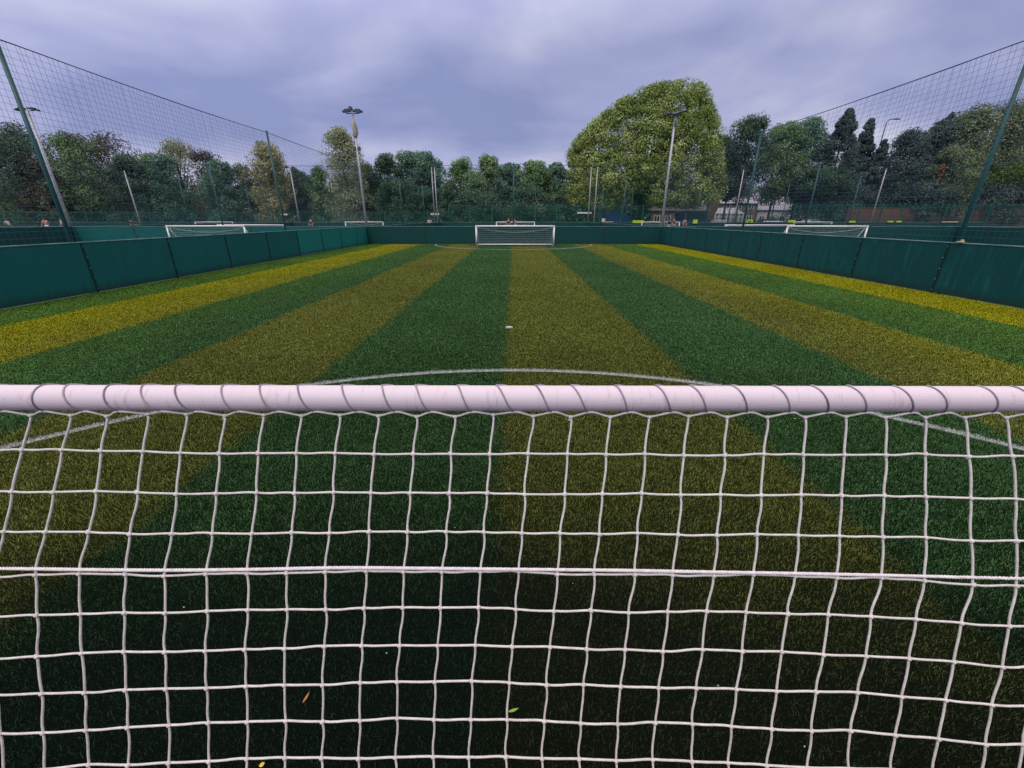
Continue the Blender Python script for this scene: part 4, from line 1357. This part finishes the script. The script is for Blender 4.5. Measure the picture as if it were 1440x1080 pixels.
# ------------------------------------------------------------------ people on the far pitches
def skin_mesh(name, verts, edges, radii, mat, parent, sub=1):
    me = bpy.data.meshes.new(name); me.from_pydata(verts, edges, [])
    o = bpy.data.objects.new(name, me); COL.objects.link(o)
    md = o.modifiers.new('s', 'SKIN'); md.use_smooth_shade = True
    for v, rr in zip(me.skin_vertices[0].data, radii):
        v.radius = (rr, rr) if not isinstance(rr, tuple) else rr
    me.skin_vertices[0].data[0].use_root = True
    sb = o.modifiers.new('u', 'SUBSURF'); sb.levels = sub; sb.render_levels = sub
    dg = bpy.context.evaluated_depsgraph_get()
    nm = bpy.data.meshes.new_from_object(o.evaluated_get(dg))
    nm.materials.clear(); nm.materials.append(mat)
    o.modifiers.clear(); o.data = nm; o.parent = parent
    return o
def person(x, y, rz, shirt, shorts, pose, label, hairm=None, h=1.76):
    p = empty('person', (x, y, 0), rz); tag(p, label, 'person', 'people on the far pitches')
    k = h / 1.76
    lean = {'stand': 0.02, 'run': 0.12, 'bend': 0.45}[pose]
    st = {'stand': (0.02, -0.02), 'run': (0.32, -0.30), 'bend': (0.12, -0.12)}[pose]
    ar = {'stand': 0.05, 'run': 0.3, 'bend': 0.35}[pose]
    V = [(0, 0, .95), (0, lean * .4, 1.15), (0, lean * .9, 1.40), (0, lean * 1.05, 1.50), (0, lean * 1.2 + .02, 1.58), (0, lean * 1.25 + .02, 1.70)]
    Rr = [(.15, .12), (.14, .10), (.16, .10), .055, .085, .075]
    E = [(0, 1), (1, 2), (2, 3), (3, 4), (4, 5)]
    drop = -lean * .35
    V = [(a, b, c + (drop * (c - .95) / .6 if c > 1 else 0)) for a, b, c in V]
    zs = V[2][2]
    V.append((0, V[4][1] + .10, V[4][2] + .01)); Rr.append(.018); E.append((4, 6))       # nose
    for s, f in ((-1, st[0]), (1, st[1])):
        i = len(V)
        V += [(s * .10, 0.0, .86), (s * .11, f * .5 + .03, .50), (s * .11, f * .9 - .02, .10), (s * .12, f * .9 + .14, .045)]
        Rr += [.085, .058, .038, .03]; E += [(0, i), (i, i + 1), (i + 1, i + 2), (i + 2, i + 3)]
        i = len(V)
        V += [(s * .19, V[2][1], zs + .0), (s * .25, V[2][1] - f * ar, zs - .28), (s * .23, V[2][1] - f * ar + .14 + ar * .4, zs - .50), (s * .22, V[2][1] - f * ar + .2 + ar * .4, zs - .60)]
        Rr += [.055, .04, .028, .03]; E += [(2, i), (i, i + 1), (i + 1, i + 2), (i + 2, i + 3)]
        j = i + 3
        for q in range(4):
            V.append((s * .22 + (q - 1.5) * .018, V[j][1] + .05, V[j][2] - .055 - .008 * (q in (1, 2)))); Rr.append(.008); E.append((j, len(V) - 1))
        V.append((s * .19, V[j][1] + .05, V[j][2] - .01)); Rr.append(.009); E.append((j, len(V) - 1))
    V = [(a * k, b * k, c * k) for a, b, c in V]
    skin_mesh('body', V, E, [tuple(q * k for q in rr) if isinstance(rr, tuple) else rr * k for rr in Rr], M['skin'], p)
    # shirt: torso plus sleeves
    sl = [(0, 0, .93), (0, V[1][1] / k, V[1][2] / k), (0, V[2][1] / k, V[2][2] / k + .01)]
    se = [(0, 1), (1, 2)]; sr = [(.175, .14), (.165, .125), (.18, .12)]
    for s in (-1, 1):
        f = st[0] if s < 0 else st[1]
        i = len(sl)
        sl += [(s * .19, V[2][1] / k, zs), (s * .225, V[2][1] / k - f * ar * .55, zs - .17)]; sr += [.075, .06]; se += [(2, i), (i, i + 1)]
    skin_mesh('shirt', [(a * k, b * k, c * k) for a, b, c in sl], se, [tuple(q * k for q in rr) if isinstance(rr, tuple) else rr * k for rr in sr], shirt, p)
    sl = [(0, 0, .93)]; se = []; sr = [(.175, .14)]
    for s, f in ((-1, st[0]), (1, st[1])):
        i = len(sl); sl += [(s * .10, 0.0, .84), (s * .115, f * .4 + .02, .56)]; sr += [.105, .09]; se += [(0, i), (i, i + 1)]
    skin_mesh('shorts', [(a * k, b * k, c * k) for a, b, c in sl], se, [tuple(q * k for q in rr) if isinstance(rr, tuple) else rr * k for rr in sr], shorts, p)
    m = MB(); m.blob((0, V[4][1] - .015, V[5][2] - .02), .10 * k, 12, 8, (1, 1.05, .85)); m.build('hair', hairm or M['hair'], p, True)
    return p
CL = {n: simple('cloth_' + n, c, None, 3, .8) for n, c in dict(white=(.7, .7, .72), pink=(.75, .35, .42), black=(.02, .02, .025), red=(.45, .05, .05), grey=(.25, .25, .28), navy=(.03, .04, .1), lilac=(.6, .4, .65)).items()}
for (px, Y, rz, sh, so, pose, lab) in [
  (10, 50, 70, 'grey', 'navy', 'bend', 'person in grey leaning forward at the left frame edge'),
  (62, 52, 200, 'pink', 'white', 'run', 'person in a pink top running, left of the tall left net post'),
  (85, 53, 160, 'white', 'black', 'stand', 'person in a white top beside the tall left net post'),
  (189, 52, 110, 'black', 'white', 'bend', 'person in black stooping near the short bare mast'),
  (437, 54, 180, 'navy', 'black', 'stand', 'person in navy standing right of the middle left net post'),
  (604, 55, 185, 'white', 'black', 'stand', 'person in a white top left of the far goal'),
  (715, 55.5, 150, 'black', 'black', 'stand', 'person in black above the bar of the far goal'),
  (722.5, 55, 210, 'lilac', 'white', 'run', 'person in a lilac top just above the middle of the far goal'),
  (931, 56, 190, 'black', 'navy', 'stand', 'person in black left of the right floodlight'),
  (941, 57, 160, 'black', 'white', 'bend', 'person in black stooping right of the right floodlight'),
  (947, 56, 200, 'navy', 'grey', 'stand', 'person in navy beside the small distant right goal'),
  (962, 57, 170, 'grey', 'black', 'run', 'person in grey before the dark van'),
  ]:
    person(bx(px, Y), Y, R(rz), CL[sh], CL[so], pose, lab)

# ------------------------------------------------------------------ small litter on the turf
def ground_pt(px, py, z=0.03):
    r_ = ray(px, py); t = (z - CAM_H) / r_[2]
    return r_[0] * t, r_[1] * t, z
def leaf_shape(L, W, mat, loc, rz, name, label, curl=.3):
    m = MB(); n = 8; vs = []
    for i in range(n + 1):
        t = i / n; w = W * math.sin(PI * min(1, t * 1.05 + .02)) ** .8 / 2
        for s in (-1, 0, 1):
            vs.append(((t - .5) * L, s * w, (abs(s) * .15 * W + curl * L * (t - .5) ** 2)))
    fs = []
    for i in range(n):
        for s in range(2):
            fs.append((i * 3 + s, i * 3 + s + 1, (i + 1) * 3 + s + 1, (i + 1) * 3 + s))
    vs2 = [(a, b, c + .0012) for a, b, c in vs]
    k = len(vs)
    m.add(vs + vs2, [tuple(reversed(f)) for f in fs] + [tuple(q + k for q in f) for f in fs])
    o = m.build(name, mat, None, True, loc); o.rotation_euler = (R(8), R(-6), rz)
    tag(o, label, 'leaf', 'fallen leaves on the turf')
    return o
LO = simple('leaf_litter_orange', (0.50, 0.20, 0.035), (0.34, 0.13, 0.02), 30, .6)
LG = simple('leaf_litter_green', (0.22, 0.36, 0.05), (0.16, 0.28, 0.04), 30, .6)
LY = simple('leaf_litter_yellow', (0.75, 0.55, 0.10), (0.6, 0.4, 0.06), 30, .6)
LW = simple('litter_pale', (0.5, 0.5, 0.45), (0.35, 0.36, 0.32), 30, .6)
leaf_shape(.04, .008, LO, ground_pt(431, 982), R(75), 'fallen_leaf', 'thin orange leaf on the turf at the lower left behind the net')
leaf_shape(.042, .009, LG, ground_pt(723, 999), R(15), 'fallen_leaf', 'bright green leaf on the turf near the bottom centre')
leaf_shape(.018, .012, LY, ground_pt(369, 1077), R(30), 'fallen_leaf', 'round yellow leaf at the bottom edge, left of centre')
leaf_shape(.022, .007, LW, ground_pt(1117, 588), R(-20), 'fallen_leaf', 'pale leaf on the turf just under the bar on the right')
k = 0
for (px, py) in [(544, 919), (258, 855), (986, 609), (1108, 655), (1233, 676), (704, 634), (1131, 1048), (1010, 963), (288, 504), (730, 712), (597, 634), (806, 820), (640, 742)]:
    x_, y_, z_ = ground_pt(px, py)
    m = MB(); sz = rng.uniform(.002, .0035)
    bm = bmesh.new(); bmesh.ops.create_icosphere(bm, subdivisions=1, radius=sz)
    for v in bm.verts: v.co = v.co * rng.uniform(.7, 1.3)
    bm.verts.index_update()
    m.add([tuple(v.co) for v in bm.verts], [[v.index for v in f.verts] for f in bm.faces]); bm.free()
    o = m.build('litter_speck', LW, None, False, (x_, y_, z_))
    tag(o, 'tiny pale speck of litter lying on the turf', 'litter', 'tiny pale specks on the turf')
